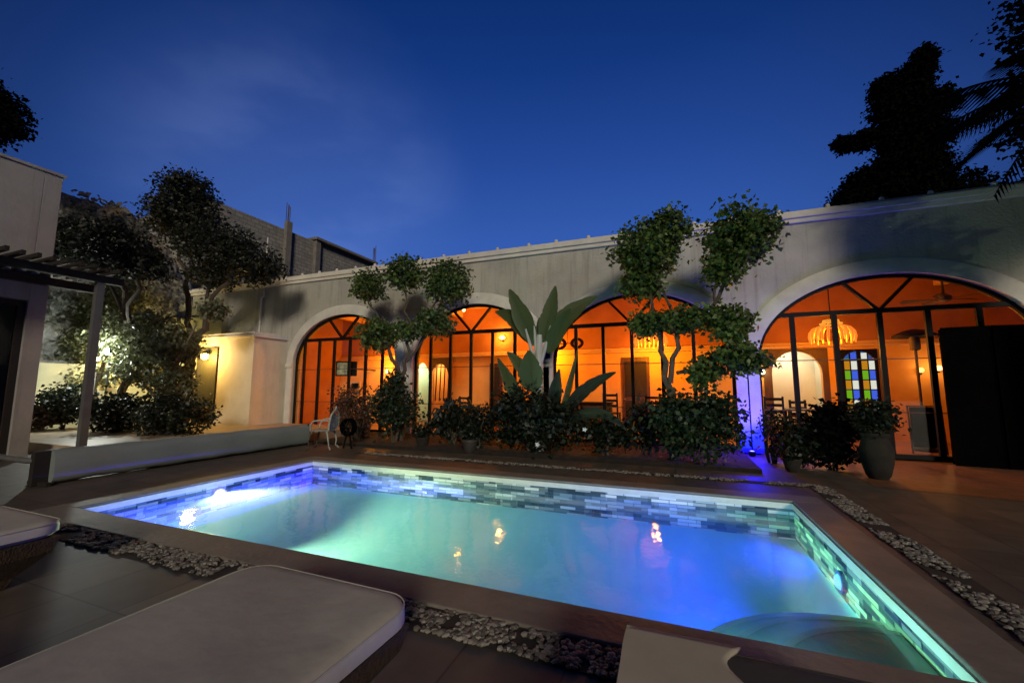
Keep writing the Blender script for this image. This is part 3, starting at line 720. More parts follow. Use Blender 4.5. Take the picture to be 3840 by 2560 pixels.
# shutter screen (black leaves, folded open)
c = thing('shutter_screen', 'tall black folded shutter screen standing across the side of the widest arch', 'screen', (6.6,10.8,0))
xs = [5.16,5.86,6.56,7.26,7.96,8.66]; ys = [10.92,10.80,10.92,10.80,10.92,10.80]
for k in range(5):
    g = MB(); a = Vector((xs[k]+.006,ys[k],0)); b = Vector((xs[k+1]-.006,ys[k+1],0)); up = Vector((0,0,1))
    for P in (a,b): g.bar(P+up*.0,P+up*2.68,.05)
    for z in (.04,1.3,2.62): g.bar(a+up*z,b+up*z,.045,.20)
    for q in range(41): 
        z = .11+q*.062
        if abs(z-1.3) > .05: g.bar(a+up*z,b+up*z,.03,.066)
    g.build('leaf', M['black'], c)

# ---------------------------------------------------------------- violet uplight at the pillar
c = thing('garden_uplight', 'small blue uplight on the ground at the foot of the violet pillar', 'garden light', (1.62,10.72,0))
MB().lathe([(.05,0),(.07,.02),(.07,.10),(.055,.11)], (1.62,10.72,-.02), 16).build('housing', M['steel'], c, smooth=True)
MB().lathe([(.05,0),(.0,.012)], (1.62,10.72,.091), 16).build('lens', glow('uplight_lens', (.05,.05,1), 25), c)
lamp('SPOT', 'lamp_light', (1.62,10.35,.16), 360, (.07,.03,1.0), c, .04, (1.75,11.2,2.9), 90, 1.0)
lamp('POINT', 'lamp_light', (1.62,10.62,.45), 70, (.004,.004,1.0), c, .04)

# ================================================================== LEFT SIDE
# cream annex with its olive door
A = thing('annex', 'small cream plastered annex with a flat moulded top beside the first arch', 'outbuilding', (-14.9,10.5,.2))
MB().box(-16.7,-13.35,9.87,FY-.003,.2,3.22).build('wall', M['cream'], A)
MB().box(-16.78,-13.27,9.79,FY-.004,3.222,3.30).box(-16.74,-13.31,9.83,FY-.004,3.302,3.40).build('cornice', M['stucco_trim'], A, bevel=.012)
d = MB().box(-16.2,-15.12,9.82,9.866,.2,2.92).build('door', pbr('olive_door', (.055,.050,.022), .55, (.075,.065,.03), 4.0, stretch=(6,6,1)), A, bevel=.006)
MB().blob((-15.25,9.79,1.25),.03,.03,.03,8,6).build('handle', M['galv'], d, smooth=True)
g = MB(); g.add([(-14.4,FY-.15,3.41),(-13.36,FY-.15,3.41),(-14.4,FY-.004,4.05),(-14.0,FY-.004,4.05)],[(0,1,3,2)]); g.add([(-14.4,FY-.15,3.41),(-14.4,FY-.004,3.41),(-14.4,FY-.004,4.05)],[(0,1,2)])
c = thing('wall_lantern', 'bright yellow lantern fixed over the olive door of the annex', 'wall lamp', (-15.56,9.75,2.6))
MB().bar((-15.56,9.86,2.68),(-15.56,9.72,2.68),.03).build('bracket', M['steel'], c)
MB().lathe([(.05,0),(.10,.03),(.11,.18),(.06,.2)], (-15.56,9.68,2.48), 12).build('lamp_glass', glow('lantern_glow', (1,.72,.16), 30), c, smooth=True)
MB().lathe([(.13,0),(.03,.09)], (-15.56,9.68,2.69), 12).build('cap', M['steel'], c)
lamp('POINT', 'lamp_light', (-15.5,9.35,2.55), 200, (1.0,.60,.16), c, .08)
# pipe and cable on the facade above the annex
g = MB(); g.tube([(-14.78,FY-.05,3.41),(-14.78,FY-.05,4.95),(-14.66,FY-.05,5.0),(-14.66,FY-.05,5.2)], .035, 8); g.tube([(-14.75,FY+.02,5.0),(-14.75,FY+.02,7.4)], .025, 8)
tag(g.build('drain_pipe', M['stucco_trim'], smooth=True), 'thin pale pipe running up the plaster above the cream annex', 'pipe')
# garden wall, lit yellow
tag(MB().box(-24,-16.72,10.95,11.14,0,4.3).box(-24.05,-16.70,10.90,11.145,4.302,4.36).build('garden_wall', M['yellow_wall']), 'limewashed yellow wall lit by the lamps behind the olive trees', 'wall')
tag(MB().box(-19.9,-19.7,3.2,10.90,0,2.3).build('garden_wall', M['yellow_wall']), 'low limewashed wall glowing yellow beside the corner of the white house', 'wall')
# tall stone wall
g = MB(); ny, nz_ = 64, 40; grid = []
for i in range(ny+1):
    y = 2.0 + 9.0*i/ny
    top = 7.75 if y < 8.2 else 7.75-(y-8.2)*.62 - max(0,y-9.8)*1.0
    top += .22*noise.noise(Vector((y*1.7,0,5))) + .1*noise.noise(Vector((y*6,0,9)))
    grid.append([(-20.6 + .28*noise.noise(Vector((y*1.3, 8*j/nz_*1.1, 1))) + .12*noise.noise(Vector((y*4, 30*j/nz_, 2))), y*20.6/18-.0, (top*20.6/18-.25)*j/nz_) for j in range(nz_+1)])
for i in range(ny):
    for j in range(nz_): g.quad(grid[i][j], grid[i+1][j], grid[i+1][j+1], grid[i][j+1])
for i in range(ny):
    a, b = grid[i][-1], grid[i+1][-1]; g.quad(a, b, (b[0]-.9,b[1],b[2]), (a[0]-.9,a[1],a[2]))
tag(g.build('stone_wall', M['rock']), 'high rough stone wall with a crumbling sloping top behind the trees', 'wall')
iv = MB()
for _ in range(5200):
    y = rnd.uniform(5,12); z = rnd.uniform(2.5,8.8)
    if noise.noise(Vector((y*.8,z*.8,4))) < -.05: continue
    i = min(ny-1, max(0,int((y*18/20.6-2)/9*ny)));
    if z > grid[i][-1][2]+.1: continue
    s = rnd.uniform(.05,.12); a = rnd.uniform(0,6.28)
    n_ = Vector((1,rnd.uniform(-.7,.7),rnd.uniform(-.5,.8))).normalized(); t_ = n_.cross(Vector((0,math.sin(a),math.cos(a)))).normalized()*s; b_ = n_.cross(t_).normalized()*s*.7
    p = Vector((-20.3+rnd.uniform(-.1,.2), y, z))
    iv.quad(p-t_, p+b_, p+t_, p-b_)
stuff(iv.build('ivy', M['ivy']), 'pale climbing ivy spread over the high stone wall', 'ivy')
# unfinished block house
U = thing('block_building', 'tall unfinished concrete block building behind the arcade roof', 'building', (-24,18,0))
MB().box(-30,-21.3,13.0,25.0,0,10.9).build('wall', M['block'], U)
MB().box(-30.1,-21.2,12.9,25.1,7.35,7.6).build('ledge', M['concrete'], U)
for y in (17.3,19.5): MB().box(-21.3,-21.05,y-.18,y+.18,0,11.0 if y>18 else 11.4).build('column', M['concrete'], U)
MB().box(-22.2,-20.9,19.2,25.1,10.96,11.12).build('roof_slab', M['concrete'], U)
for y in (17.25,25.0):
    g = MB()
    for dx,dy in ((0,0),(.12,0),(0,.14),(.12,.14)): g.tube([(-21.25+dx,y+dy-.07,10.8),(-21.25+dx+rnd.uniform(-.04,.04),y+dy-.07,12.3+rnd.uniform(-.1,.3))], .022, 5)
    g.build('rebar', M['rust_iron'], U)
# near white house
Wh = thing('white_house', 'plain white plastered house with a brown framed glass door', 'house', (-15,2,0))
g = MB(); WX = -12.9
g.box(-22,WX,4.34,4.63,0,6.28); g.box(-22,WX-.26,-4,4.339,3.352,6.28); g.box(WX-.259,WX,-4,4.339,3.352,6.28)
g.box(WX-.26,WX,-4,1.6,0,3.351)
g.build('wall', M['leftwall'], Wh, bevel=.01)
MB().box(-22.05,WX+.04,-4,4.67,6.282,6.34).build('coping_course', M['leftwall'], Wh)
g = MB()
for y in (1.66,2.95,3.05,4.28): g.bar((WX-.12,y,0),(WX-.12,y,3.3),.11)
for z in (.06,3.28): g.bar((WX-.12,1.62,z),(WX-.12,4.33,z),.12)
dr = g.build('glass_door', M['dark_wood'], Wh)
MB().quad((WX-.12,1.66,.1),(WX-.12,4.28,.1),(WX-.12,4.28,3.25),(WX-.12,1.66,3.25)).build('pane', M['glass'], dr)
MB().box(-16,WX-.5,1.7,4.3,.0,.01).box(-16.1,-16,1.7,4.33,0,3.3).build('dark_room', M['dark_wood'], Wh)
# pergola
P = thing('pergola', 'dark brown slatted pergola fixed to the white house', 'pergola', (-12.2,3.5,0))
MB().box(-12.88,-12.74,.6,5.35,3.72,3.9).build('wall_beam', M['dark_wood'], P)
MB().box(-11.75,-11.62,.6,5.35,3.78,3.94).build('front_beam', M['dark_wood'], P)
y = .7
while y < 5.3:
    MB().bar((-12.9,y,3.99),(-11.3,y+.02,4.03+rnd.uniform(-.02,.02)),.06,.085).build('slat', M['dark_wood'], P); y += .21
MB().bar((-11.7,4.97,-.02),(-11.7,4.97,3.778),.13).build('post', M['grey_metal'], P)
MB().bar((-11.7,.8,-.02),(-11.7,.8,3.778),.13).build('post', M['grey_metal'], P)

# ---------------------------------------------------------------- plants
def leaves(mb, blobs, n, s, amp=.42, droop=.0, clump=16):
    """leaf quads in loose clumps over the shell and inside of each lobe; blobs: (x,y,z,rx,ry,rz)"""
    tot = sum(b[3]*b[5] for b in blobs)
    for b in blobs:
        k = int(n*b[3]*b[5]/tot); nc = max(6, k//clump)
        for _ in range(nc):
            d = Vector((rnd.gauss(0,1), rnd.gauss(0,1), rnd.gauss(0,1))).normalized()
            rr = rnd.uniform(.2,1.0)**.5*.93 * (1+amp*noise.noise(d*1.9+Vector((b[0],b[1],b[2]))))
            c = Vector((b[0]+d.x*b[3]*rr, b[1]+d.y*b[4]*rr, b[2]+d.z*b[5]*rr)); sp = .09*min(b[3],b[5])+s*.75
            for _ in range(clump):
                p = c + Vector((rnd.gauss(0,sp), rnd.gauss(0,sp), rnd.gauss(0,sp)*.8))
                a = Vector((rnd.uniform(-1,1), rnd.uniform(-1,1), rnd.uniform(-.6-droop,.6-droop))).normalized()
                w_ = a.cross(Vector((rnd.uniform(-1,1), rnd.uniform(-1,1), rnd.uniform(-.3,1)))).normalized()
                l = s*rnd.uniform(.5,1.6); wd = l*.42
                m_ = p + a*l*.45
                mb.add([p, m_+w_*wd, p+a*l*1.1+Vector((0,0,-l*.2)), m_-w_*wd], [(0,1,2,3)])
def limb(mb, a, b, r0, r1, k=5, wob=.06):
    a = Vector(a); b = Vector(b); pts = []; L = (b-a).length
    for i in range(k+1):
        t = i/k; p = a.lerp(b, t)
        if 0 < i < k: p += Vector((rnd.uniform(-1,1), rnd.uniform(-1,1), rnd.uniform(-.5,.5)))*wob*L
        pts.append(p)
    mb.tube(pts, [r0+(r1-r0)*i/k for i in range(k+1)], 7)
def tree(name, label, cat, base, limbs, blobs, n, s, leaf='leaf', bark='bark', group=None, droop=0., clump=16, split=True, amp=.42):
    t = thing(name, label, cat, base, group)
    tb = MB()
    for l in limbs: limb(tb, *l)
    tb.build('trunk', M[bark], t, smooth=True)
    if split:
        tot = sum(b[3]*b[5] for b in blobs)
        for b in blobs:
            mb = MB(); leaves(mb, [b], int(n*b[3]*b[5]/tot), s, amp=amp, droop=droop, clump=clump); mb.build('crown', M[leaf], t)
    else:
        mb = MB(); leaves(mb, blobs, n, s, amp=amp, droop=droop, clump=clump); mb.build('crown', M[leaf], t)
    return t

# clipped tree A (three pom poms and two low ones) in front of the first and second arch
tree('clipped_tree', 'tall clipped tree with five small round leaf balls before the first white pier', 'tree', (-7.0,9.9,0),
     [((-7.0,9.6,0),(-7.05,9.6,1.75),.10,.08,4,.02), ((-7.05,9.6,1.7),(-7.55,9.6,2.7),.07,.045), ((-7.5,9.6,2.6),(-8.3,9.6,4.3),.04,.02),
      ((-7.05,9.6,1.7),(-6.75,9.6,3.0),.06,.045), ((-6.75,9.6,3.0),(-7.1,9.6,4.6),.04,.02), ((-6.8,9.6,2.9),(-5.6,9.6,4.2),.04,.018), ((-6.9,9.6,2.2),(-5.95,9.6,3.3),.04,.018), ((-7.4,9.6,2.4),(-7.9,9.6,3.0),.035,.02)],
     [(-8.34,9.6,4.50,.50,.5,.45),(-7.03,9.6,4.72,.55,.55,.50),(-5.62,9.6,4.33,.68,.62,.58),(-7.85,9.6,3.02,.60,.5,.48),(-5.98,9.6,3.25,.52,.5,.40),(-6.85,9.6,3.10,.42,.3,.26)], 12500, .075)
# clipped tree B
tree('clipped_tree', 'tallest clipped tree with two large leafy heads rising above the roof line', 'tree', (-.03,9.2,0),
     [((.0,9.2,0),(-.03,9.2,1.5),.11,.09,4,.02), ((-.03,9.2,1.45),(-.25,9.2,2.8),.07,.04), ((-.25,9.2,2.7),(-.45,9.2,4.1),.045,.02), ((-.03,9.2,1.6),(.25,9.2,2.8),.06,.04),
      ((.2,9.2,2.7),(-.05,9.2,3.4),.04,.025), ((-.05,9.2,3.4),(-.3,9.2,4.2),.03,.015), ((.25,9.2,2.6),(.95,9.2,3.3),.05,.035), ((.95,9.2,3.3),(1.3,9.2,4.4),.04,.02), ((.9,9.2,3.2),(.95,9.2,4.0),.03,.015), ((.1,9.2,1.8),(1.1,9.2,2.1),.04,.03), ((1.1,9.2,2.1),(1.3,9.2,2.7),.03,.02)],
     [(-.42,9.2,4.50,.66,.6,.62),(.10,9.2,4.95,.42,.4,.34),(-.55,9.2,3.75,.42,.4,.34),(1.42,9.2,4.55,.66,.6,.62),(1.05,9.2,3.9,.36,.34,.36),(.35,9.2,2.92,.85,.45,.26),(-.45,9.2,2.85,.35,.3,.26),(1.15,9.2,2.75,.36,.36,.38),(1.25,9.2,2.08,.60,.5,.28),(.6,9.2,1.8,.3,.3,.3)], 19000, .08)

# left trees
tree('pine_tree', 'wide dark flat-topped pine over the slatted pergola', 'tree', (-17.4,8.3,.1),
     [((-17.4,8.3,.1),(-16.7,8.0,3.2),.13,.10), ((-16.7,8.0,3.2),(-16.0,7.0,5.4),.09,.06), ((-16.7,8.0,3.1),(-14.7,7.0,4.8),.07,.05), ((-16.7,8,3.6),(-17.6,7,5.8),.06,.04)],
     [(-17.9,7.0,6.25,1.2,1.0,.66),(-16.4,7.0,5.98,1.30,1.1,.70),(-15.1,7.0,5.35,1.0,1.0,.60),(-14.3,7.0,4.95,.6,.6,.32),(-18.9,7.0,6.5,.7,.7,.6)], 20000, .085, 'leaf_pine', split=False, amp=.6)
tree('olive_tree', 'tall olive tree with three dark heads and leaning trunks behind the lit foliage', 'tree', (-15.9,9.0,0),
     [((-15.9,9,0),(-15.2,9,2.4),.17,.14), ((-15.2,9,2.4),(-14.4,9,4.2),.13,.09), ((-14.4,9,4.2),(-13.2,9,5.6),.08,.04), ((-15.2,9,2.3),(-15.6,9,4.6),.11,.08), ((-15.6,9,4.6),(-16.3,9,6.8),.08,.05), ((-14.6,9,3.9),(-14.6,9,5.6),.07,.04), ((-15.7,9,.2),(-15.0,9,2.3),.12,.08)],
     [(-16.4,9,7.8,1.15,1.0,1.05),(-16.2,9,8.7,.75,.7,.55),(-15.1,9,6.6,.95,.9,.8),(-13.8,9,6.0,1.15,1.0,.72),(-12.4,9,5.35,.95,.8,.50),(-14.3,9,5.3,.9,.8,.45)], 26000, .085, 'leaf_shade', 'bark', split=True, clump=10, amp=.75)
tree('olive_tree', 'low silvery olive tree lit by white lamps, just behind the grey post', 'tree', (-15.4,8.2,0),
     [((-15.2,8.2,0),(-15.0,8.2,1.0),.15,.12), ((-15.0,8.2,1.0),(-14.2,8.2,2.9),.10,.05), ((-15.0,8.2,1.0),(-16.4,8.2,3.0),.09,.04), ((-15.1,8.2,.8),(-17.6,8.2,2.9),.09,.04), ((-14.9,8.2,1.2),(-13.7,8.2,3.4),.06,.02)],
     [(-17.0,8.2,3.3,1.1,.8,.8),(-15.6,8.2,3.1,1.1,.8,.9),(-14.6,8.2,2.8,.75,.7,.65),(-16.4,8.2,2.1,.9,.7,.6),(-14.6,8.2,1.7,.8,.6,.55),(-12.9,8.2,3.85,.55,.5,.3)], 15000, .085, 'leaf_olive', 'pale_bark', droop=.3)
tree('olive_tree', 'low green olive tree with yellow lit leaves at the corner of the white house', 'tree', (-19.0,8.4,0),
     [((-19.0,8.4,0),(-19.4,8.4,1.4),.13,.10), ((-19.4,8.4,1.4),(-20.2,8.4,2.9),.08,.04), ((-19.4,8.4,1.4),(-18.6,8.4,2.8),.08,.04)],
     [(-20.2,8.4,3.0,1.0,.8,.8),(-18.8,8.4,3.2,.9,.8,.75),(-19.8,8.4,1.9,1.0,.7,.5),(-20.4,8.6,4.4,1.1,.8,.9),(-18.9,8.6,4.8,1.2,.8,.9)], 12000, .09, 'leaf_olive', 'bark')
def shrub(label, c, r, n, s, leaf, stems=5, name='shrub', cat='shrub', group=None, droop=0., extra=(), petals=0, clump=12, strap=0):
    x, y, z = c; rx, ry, rz = r
    zb = .2 if x < -9.6 and y > 5.1 else -.02
    t = thing(name, label, cat, (x,y,zb), group)
    tb = MB()
    for _ in range(stems):
        a = rnd.uniform(0,6.28); q = rnd.uniform(.2,.8)
        limb(tb, (x+.06*math.cos(a), y+.06*math.sin(a), zb), (x+rx*q*math.cos(a), y+ry*q*math.sin(a), z+rz*rnd.uniform(-.1,.6)), .022, .008, 4, .05)
    tb.build('stem', M['bark'], t, smooth=True)
    mb = MB(); leaves(mb, [(x,y,z,rx,ry,rz)]+list(extra), n, s, droop=droop, clump=clump); mb.build('foliage', M[leaf], t)
    if strap:
        sb = MB()
        for _ in range(strap):
            a = rnd.uniform(0,6.28); L = rnd.uniform(.5,1.15)*max(rx,rz)*1.25; d = Vector((math.cos(a)*.7, math.sin(a)*.7, rnd.uniform(.6,1.6))).normalized()
            o = Vector((x+rnd.uniform(-.3,.3)*rx, y+rnd.uniform(-.3,.3)*ry, z-rz*.4)); sd2 = d.cross(Vector((0,0,1))).normalized()*rnd.uniform(.012,.03); pv = None
            for i in range(8):
                q = i/7; p = o+d*L*q+Vector((0,0,-.55*L*q*q)); w2 = sd2*math.sin(math.pi*(.12+.86*q))
                if pv: sb.quad(pv[0], pv[1], p+w2, p-w2)
                pv = (p-w2, p+w2)
        sb.build('blade', M[leaf], t)
    if petals:
        for _ in range(petals):
            p = Vector((x+rnd.uniform(-.7,.7)*rx, y-ry*.95, z+rnd.uniform(-.7,.7)*rz)); pm = MB()
            for k in range(5):
                a = 2*math.pi*k/5; d = Vector((math.cos(a),-.3,math.sin(a))); e = Vector((-math.sin(a),0,math.cos(a)))
                pm.add([p, p+d*.03+e*.018, p+d*.055, p+d*.03-e*.018], [(0,1,2,3)])
            pm.build('flower', M['petal'], t)
    return t
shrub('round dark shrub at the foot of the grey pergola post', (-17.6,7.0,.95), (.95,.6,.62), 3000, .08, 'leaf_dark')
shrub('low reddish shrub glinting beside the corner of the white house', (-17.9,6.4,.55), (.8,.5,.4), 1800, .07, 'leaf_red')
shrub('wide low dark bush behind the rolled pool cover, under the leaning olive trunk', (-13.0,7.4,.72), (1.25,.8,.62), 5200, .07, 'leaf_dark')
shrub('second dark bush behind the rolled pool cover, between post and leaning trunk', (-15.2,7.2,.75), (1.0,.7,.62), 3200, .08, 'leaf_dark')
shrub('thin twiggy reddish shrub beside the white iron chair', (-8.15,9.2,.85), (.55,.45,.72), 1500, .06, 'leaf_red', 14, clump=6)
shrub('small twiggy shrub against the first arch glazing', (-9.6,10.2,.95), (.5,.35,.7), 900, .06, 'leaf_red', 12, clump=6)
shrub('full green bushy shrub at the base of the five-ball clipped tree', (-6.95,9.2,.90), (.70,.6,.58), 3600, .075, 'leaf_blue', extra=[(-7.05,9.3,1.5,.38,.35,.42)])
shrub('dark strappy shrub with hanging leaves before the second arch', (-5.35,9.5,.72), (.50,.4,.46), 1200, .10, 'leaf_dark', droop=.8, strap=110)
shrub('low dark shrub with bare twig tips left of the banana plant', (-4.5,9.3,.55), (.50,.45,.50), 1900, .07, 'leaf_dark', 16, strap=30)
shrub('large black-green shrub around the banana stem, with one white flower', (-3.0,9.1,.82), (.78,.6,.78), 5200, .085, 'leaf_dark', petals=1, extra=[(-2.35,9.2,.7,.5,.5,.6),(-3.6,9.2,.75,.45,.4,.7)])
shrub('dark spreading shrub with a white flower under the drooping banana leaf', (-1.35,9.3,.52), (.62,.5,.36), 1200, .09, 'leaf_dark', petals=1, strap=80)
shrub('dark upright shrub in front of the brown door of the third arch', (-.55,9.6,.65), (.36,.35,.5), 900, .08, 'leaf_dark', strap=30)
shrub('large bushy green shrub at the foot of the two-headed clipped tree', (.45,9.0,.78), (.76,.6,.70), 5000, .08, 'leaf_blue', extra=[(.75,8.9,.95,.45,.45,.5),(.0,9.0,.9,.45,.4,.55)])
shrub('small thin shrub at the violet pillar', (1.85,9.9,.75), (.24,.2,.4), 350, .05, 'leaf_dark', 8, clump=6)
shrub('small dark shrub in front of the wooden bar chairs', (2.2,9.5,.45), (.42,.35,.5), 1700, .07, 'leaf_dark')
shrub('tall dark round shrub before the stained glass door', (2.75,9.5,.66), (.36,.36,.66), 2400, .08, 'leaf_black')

# banana plant
def blade(mb, base, tip, width, bend=(0,0,0), n=12, fold=.25, facing=(0,-1,0)):
    base = Vector(base); tip = Vector(tip); bend = Vector(bend); rows = []
    for i in range(n+1):
        t = i/n; c = base.lerp(tip, t) + bend*4*t*(1-t)
        d = (tip-base + bend*4*(1-2*t)).normalized(); sd_ = d.cross(Vector(facing)).normalized(); nn = sd_.cross(d)
        w_ = width*math.sin(math.pi*min(1,t**.75)*.97+.04)**.8*.5*(1-.16*(rnd.random()**3))
        rows.append([c-sd_*w_+nn*w_*fold, c, c+sd_*w_+nn*w_*fold])
    for i in range(n):
        for j in range(2): mb.quad(rows[i][j], rows[i][j+1], rows[i+1][j+1], rows[i+1][j])
Bn = thing('banana_plant', 'tall banana plant with upright pale leaves between the second and third arch', 'plant', (-2.95,9.3,0))
g = MB(); g.tube([(-2.95,9.3,0),(-2.95,9.3,1.2),(-2.93,9.3,2.1),(-2.9,9.3,2.75)], [.16,.14,.11,.07], 12)
for dx, dz in ((-.28,.55),(.24,.6),(-.1,.75)): g.tube([(-2.95+dx*.2,9.3,2.0),(-2.92+dx*.7,9.27,2.45),(-2.9+dx*1.2,9.25,2.35+dz)], [.055,.045,.022], 8)
g.build('stem', M['banana_stem'], Bn, smooth=True)
for (b_, t_, w_, bd, m) in (((-3.0,9.3,2.50),(-3.64,9.2,3.90),.48,(-.02,0,.05),'banana_grey'), ((-2.85,9.3,2.55),(-2.47,9.2,3.88),.42,(.03,0,0),'banana_grey'), ((-2.9,9.35,2.6),(-2.95,9.45,3.2),.2,(0,0,.04),'banana_grey'),
      ((-2.75,9.35,2.5),(-1.55,9.5,3.62),.46,(-.12,0,.10),'banana'), ((-3.05,9.35,2.5),(-4.15,9.5,3.42),.46,(.10,0,.16),'banana'), ((-2.7,9.3,2.3),(-2.1,9.1,3.3),.42,(.0,0,.05),'banana'),
      ((-3.1,9.3,1.6),(-3.7,9.2,2.35),.30,(0,0,.08),'banana'), ((-3.0,9.1,1.4),(-3.05,8.95,2.35),.62,(0,0,0),'banana'), ((-3.2,9.2,.9),(-3.9,9.1,2.2),.36,(0,0,0),'banana'),
      ((-2.3,9.3,.95),(-1.12,9.15,1.83),.30,(-.05,0,.10),'leaf_dark'), ((-2.5,9.3,.5),(-2.0,9.3,2.35),.16,(.03,0,0),'banana'), ((-2.2,9.2,.7),(-.9,9.0,.6),.26,(0,0,.3),'leaf_dark'), ((-2.6,9.2,.8),(-2.35,9.0,1.9),.34,(0,0,0),'leaf_dark')):
    mb = MB(); blade(mb, b_, t_, w_, bd, n=22); lf = mb.build('leaf', M[m], Bn, smooth=True)
    bv, tv, dv = Vector(b_), Vector(t_), Vector(bd); rb = MB(); rb.tube([bv.lerp(tv, q/10)+dv*4*(q/10)*(1-q/10)+Vector((0,-.008,0)) for q in range(11)], [.009-.0008*q for q in range(11)], 5); rb.build('midrib', M['banana'], lf, smooth=True)

# urn with a dark plant
c = thing('garden_urn', 'large terracotta urn standing on the deck before the red paving', 'urn', (3.2,8.9,0))
MB().lathe([(.13,-.02),(.17,.04),(.22,.25),(.235,.45),(.19,.62),(.17,.66),(.20,.70),(.20,.74),(.16,.74),(.14,.62)], (3.2,8.9,0), 28).build('body', M['terracotta'], c, smooth=True)
t = thing('potted_shrub', 'dark shrub growing out of the terracotta urn', 'shrub', (3.2,8.9,.7))
tb = MB(); 
for k in range(6): limb(tb, (3.2,8.9,.6), (3.2+rnd.uniform(-.2,.2),8.9+rnd.uniform(-.2,.2),1.1), .014, .006, 4, .04)
tb.build('stem', M['bark'], t); mb = MB(); leaves(mb, [(3.2,8.9,1.0,.33,.33,.28)], 1500, .06, clump=10); mb.build('foliage', M['leaf_dark'], t)
for (x, y, rr, h, lab) in ((-4.45,8.75,.19,.3,'small dark glazed pot beside the banana plant'), (-5.9,9.0,.16,.26,'small clay pot between the green bush and the strappy shrub'), (2.0,9.05,.15,.22,'small clay pot near the uplight')):
    c = MB().lathe([(rr*.6,-.02),(rr*.75,.02),(rr,h*.8),(rr*1.08,h*.82),(rr*1.08,h),(rr*.9,h),(rr*.85,h*.7)], (x,y,0), 20).build('flower_pot', M['darkpot' if 'dark' in lab else 'terracotta'], smooth=True)
    tag(c, lab, 'flower pot')
    t = thing('potted_plant', lab.replace('small','low dark plant in the small').replace(' pot',' pot'), 'plant', (x,y,h))
    mb = MB(); leaves(mb, [(x,y,h+.16,.2,.2,.16)], 420, .06, clump=8); mb.build('foliage', M['leaf_dark'], t)

# dark trees beyond the roof
def cone_crown(mb, pts, n, s):
    for (x,y,z,r,h) in pts: leaves(mb, [(x,y,z,r,r*.8,h)], n, s, clump=14)
t = thing('cypress_tree', 'tall black cypress with a pointed ragged top behind the roof', 'tree', (10.2,22,0))
tb = MB(); tb.tube([(10.0,22,0),(10.1,22,8),(10.6,22,15)], [.3,.22,.06], 8); tb.build('trunk', M['bark'], t)
mb = MB()
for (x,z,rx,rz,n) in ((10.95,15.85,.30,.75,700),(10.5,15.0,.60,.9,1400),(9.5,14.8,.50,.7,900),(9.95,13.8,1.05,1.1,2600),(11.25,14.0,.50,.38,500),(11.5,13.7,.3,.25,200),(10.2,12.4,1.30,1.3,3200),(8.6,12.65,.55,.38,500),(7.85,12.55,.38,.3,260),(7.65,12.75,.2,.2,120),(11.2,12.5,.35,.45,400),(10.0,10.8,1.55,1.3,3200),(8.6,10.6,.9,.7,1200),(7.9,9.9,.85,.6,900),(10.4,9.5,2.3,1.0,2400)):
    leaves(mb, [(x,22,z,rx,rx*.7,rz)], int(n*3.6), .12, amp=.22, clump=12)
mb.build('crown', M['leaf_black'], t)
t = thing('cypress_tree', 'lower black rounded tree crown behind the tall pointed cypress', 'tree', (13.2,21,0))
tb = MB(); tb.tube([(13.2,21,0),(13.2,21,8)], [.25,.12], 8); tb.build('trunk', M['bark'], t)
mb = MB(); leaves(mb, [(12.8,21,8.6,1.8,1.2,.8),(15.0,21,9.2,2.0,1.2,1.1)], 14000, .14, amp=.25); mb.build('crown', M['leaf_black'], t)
# palm and evergreen at the right
t = thing('palm_tree', 'dark palm with long drooping fronds at the end of the arcade roof', 'palm', (6.9,9.4,0))
tb = MB(); tb.tube([(7.1,9.6,0),(7.0,9.5,3),(6.35,8.9,6.4)], [.26,.22,.2], 12); tb.build('trunk', M['bark'], t, smooth=True)
fr_i = 0
for k in range(15):
    a = R(105 + k*11 + rnd.uniform(-4,4)); L = rnd.uniform(1.5,2.05); up = rnd.uniform(-.25,.55)
    o = Vector((6.35,8.9,6.35)); d = Vector((math.cos(a), math.sin(a), 0)); m = MB(); pts = []
    for i in range(15):
        q = i/14; pts.append(o + d*L*q + Vector((0,0,up*L*q*1.2 - .50*L*q*q)))
    m.tube(pts, [.03-.022*i/14 for i in range(15)], 5)
    for i in range(1,15):
        for s in (-1,1):
            for hh in (0,.5):
                i2 = min(14,i+1); p = pts[i].lerp(pts[i2], hh); side = Vector((-d.y,d.x,0))*s; ll = .62*math.sin(math.pi*(i+hh+1)/17)+.12
                tip = p + side*ll*.6 + d*ll*.45 + Vector((0,0,-ll*.35)); w_ = d*.03
                m.add([p-w_, p+w_, tip], [(0,1,2)])
    m.build('frond', M['leaf_black'], t)
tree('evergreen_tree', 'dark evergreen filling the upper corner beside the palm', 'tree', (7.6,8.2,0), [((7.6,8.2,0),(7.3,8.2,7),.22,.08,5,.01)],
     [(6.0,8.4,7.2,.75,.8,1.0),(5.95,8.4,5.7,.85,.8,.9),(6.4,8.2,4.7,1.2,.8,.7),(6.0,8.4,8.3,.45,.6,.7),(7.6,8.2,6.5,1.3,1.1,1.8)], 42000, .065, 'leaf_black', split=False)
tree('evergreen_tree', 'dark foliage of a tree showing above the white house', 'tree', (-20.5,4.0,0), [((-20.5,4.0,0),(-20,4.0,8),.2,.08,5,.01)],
     [(-19.3,5.0,9.9,1.5,.9,.95),(-18.2,5.0,9.1,.9,.6,.35)], 8000, .09, 'leaf_black', split=False)

